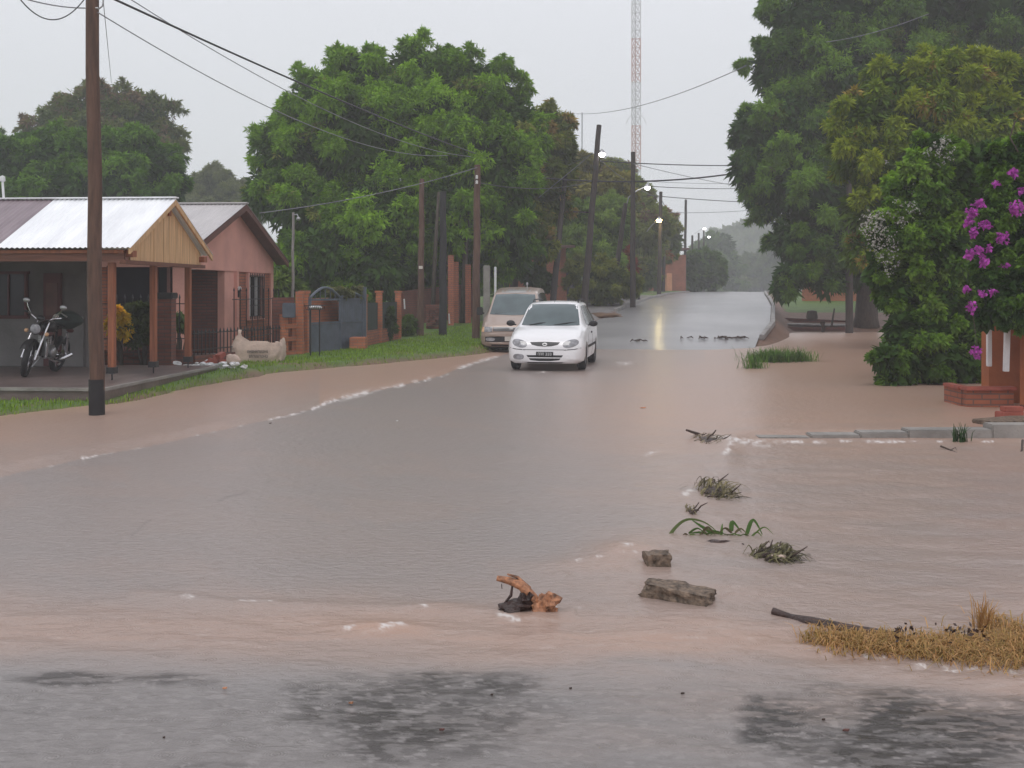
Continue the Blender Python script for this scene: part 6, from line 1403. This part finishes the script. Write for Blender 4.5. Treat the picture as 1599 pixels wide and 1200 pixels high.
# sunken log and dry grass at lower right
o = MB().tube([G(1207, 958) + Vector((0, 0, .01)), G(1235, 964) + Vector((0, 0, .0)), G(1265, 974), G(1330, 985) + Vector((0, 0, -.01)), G(1400, 990) + Vector((0, 0, -.02))], [.020, .016, .034, .038, .03], 10).build('sunken_log', M['bark_wet'], None, True, 60); tag(o, 'half sunken dark log at the left end of the dry grass', 'log')
rng = np.random.default_rng(77)
pts = []
for (u, v, ru, n_) in ((1290, 1000, 34, 260), (1340, 1005, 40, 420), (1400, 1010, 45, 620), (1460, 1015, 50, 760), (1520, 1018, 50, 900), (1580, 1015, 50, 1100), (1640, 1015, 60, 900), (1720, 1020, 60, 700), (1560, 980, 28, 160), (1600, 990, 30, 300)):
    c_ = G(u, v); s = F / c_.y; pts.append(np.stack([c_.x + rng.normal(0, ru / s / 2, n_), c_.y + rng.normal(0, .085 + .03 * (u > 1500), n_), np.full(n_, -.015)], 1))
o = blades('dry_grass', np.concatenate(pts), .088, .0055, ((.30, .21, .06), (.60, .34, .15)), rng, 1.3, flat=.42); tag(o, kind='stuff')
o['label'] = 'flattened yellow and orange dry grass at the lower right'
c_ = G(1535, 985); s = F / c_.y; pts = np.stack([c_.x + rng.normal(0, .02, 60), c_.y + rng.normal(0, .02, 60), np.full(60, -.01)], 1)
o = blades('grass_tuft', pts, .17, .006, ((.35, .18, .07), (.5, .3, .12)), rng, .6); tag(o, 'upright orange tuft of dead grass rising above the flattened dry grass', 'grass tuft')
mb = MB(); rgd = random.Random(6)
for k in range(60):
    u = rgd.choice((1415, 1470, 1500, 1530)) + rgd.gauss(0, 12); p = G(u, 1004 + rgd.uniform(-12, 14)) + Vector((0, 0, rgd.uniform(.01, .06))); d_ = Vector((rgd.uniform(-1, 1), rgd.uniform(-.5, .5), rgd.uniform(-.6, .9))).normalized() * rgd.uniform(.008, .02); e_ = Vector((d_.z, .006, -d_.x)) * .5; mb.add([p - d_, p + e_, p + d_, p - e_], [(0, 1, 2, 3)])
o = mb.build('dead_leaves', M['bark_wet'], None); tag(o, kind='stuff')
def leafbit(label, u, v, size, col, Y=None):
    c_ = G(u, v); mb = MB(); pts_ = [(-1, 0, 0), (-.3, .5, .15), (.6, .45, .1), (1, 0, .3), (.5, -.5, .05), (-.4, -.45, .2)]
    mb.add([c_ + Vector((x * size, y * size * .8, z * size + .008)) for x, y, z in pts_] + [c_ + Vector((x * size, y * size * .8, z * size + .002)) for x, y, z in pts_], [(0, 1, 2, 3, 4, 5), (11, 10, 9, 8, 7, 6)] + [(i_, (i_ + 1) % 6, (i_ + 1) % 6 + 6, i_ + 6) for i_ in range(6)])
    o = mb.build('fallen_leaf', M[col], None); tag(o, label, 'leaf', 'fallen leaves floating on the water')
leafbit('pale orange leaf floating on the grey water at lower left', 351, 1077, .010, 'orange_light')
leafbit('brown leaf on the left part of the dark central patch', 548, 1100, .010, 'rawwood')
leafbit('dark leaf low on the dark central patch', 690, 1142, .010, 'brownpaint')
leafbit('tiny dark leaf at the right edge of the dark central patch', 768, 1087, .006, 'twig')
leafbit('tiny upright dark leaf in the grey water at bottom centre', 891, 1077, .006, 'twig')
leafbit('dark leaf in the grey water between the two dark patches', 1066, 1085, .008, 'twig')
leafbit('larger dark leaf on the dark patch at lower right', 1321, 1143, .013, 'brownpaint')
leafbit('small dark leaf above the larger one on the lower right patch', 1286, 1126, .007, 'twig')
leafbit('smallest speck of leaf near the bottom left edge', 256, 1154, .005, 'twig')
leafbit('dark speck on the road below the left foam line', 422, 662, .018, 'twig')
leafbit('orange leaf on the silty road right of the white car', 1004, 638, .045, 'orange_light')
leafbit('pale speck of foam-coloured leaf in front of the white car', 620, 658, .012, 'whitepaint')
strands('forked_twig', 'thin dark forked twig floating below the concrete kerb', [([(1469, 697, 11.4), (1482, 702, 11.3), (1498, 709, 11.1)], .012), ([(1484, 703, 11.3), (1492, 699, 11.3), (1495, 706, 11.3)], .005), ([(1487, 702, 11.3), (1480, 710, 11.1)], .004)], 'twig', 'twig')
strands('branch_stub', 'hooked dark branch stub at the right edge below the kerb', [([(1597, 688, 11.5), (1596, 703, 11.3), (1592, 711, 11.1), (1600, 709, 11.1)], .014)], 'twig', 'branch')
# broken branches on the rise
rgs = random.Random(31); mb = MB()
for k in range(30):
    u = rgs.choice((rgs.gauss(1080, 14), rgs.uniform(1120, 1162), rgs.uniform(1110, 1160), rgs.uniform(930, 1010))); v_ = 523 + rgs.gauss(0, 2.2) + (6 if u < 1015 else 0) - (u > 1110) * (u - 1110) * .06
    Yk = 33.6 if u > 1015 else 32.8; x = (u - CX) / F * Yk; z = float(H(Yk)) + .05; a_ = rgs.uniform(-.4, .4); L = rgs.uniform(.08, .3)
    mb.tube([(x, Yk + rgs.uniform(-.7, .7), z), (x + L * .5, Yk + .03, z + rgs.uniform(.02, .07)), (x + L * math.cos(a_), Yk + L * math.sin(a_), z)], [.012, .022, .01], 5)
o = mb.build('branch_litter', M['twig'], None); tag(o, kind='stuff')
# dirt mound on the left pavement of the rise
p = gb(948, 43.5); o = MB().ell(p + Vector((-.05, 0, -.02)), (.75, 1.6, .14), 18, 8, .4, 3).build('dirt_mound', mat('dirt', (.16, .085, .04), .8, .4, 6, bump=.6), None, True, 180); tag(o, 'low brown dirt mound beside the left kerb behind the white car', 'dirt mound')
# vine growing over the culvert kerb
clump('weed_tuft', 'small dark weed hanging on the pale concrete kerb', [(1500, 690, 10, 1)], 60, .2, .012, ((.03, .06, .02), (.05, .1, .03)), 53)
# green plants at far verge foot
clump('grass_clump', 'pale grass tuft at the foot of the roadside bush behind the white car', [(948, 492, 20, 1)], 20, .3, .02, ((.08, .13, .05), (.2, .28, .15)), 54)

# ---------------------------------------------------------------- haze
hb = MB().box((0, 195, 36), (520, 450, 84)).build('haze', None, None, origin=(0, 0, 0))
hm = bpy.data.materials.new('haze'); hm.use_nodes = True; t = hm.node_tree; t.nodes.clear()
ho = t.nodes.new('ShaderNodeOutputMaterial'); pv = t.nodes.new('ShaderNodeVolumePrincipled')
pv.inputs['Color'].default_value = (.96, .97, 1.0, 1); pv.inputs['Density'].default_value = .0021; pv.inputs['Anisotropy'].default_value = 0.0
t.links.new(pv.outputs[0], ho.inputs['Volume']); hb.data.materials.clear(); hb.data.materials.append(hm); tag(hb, kind='stuff')
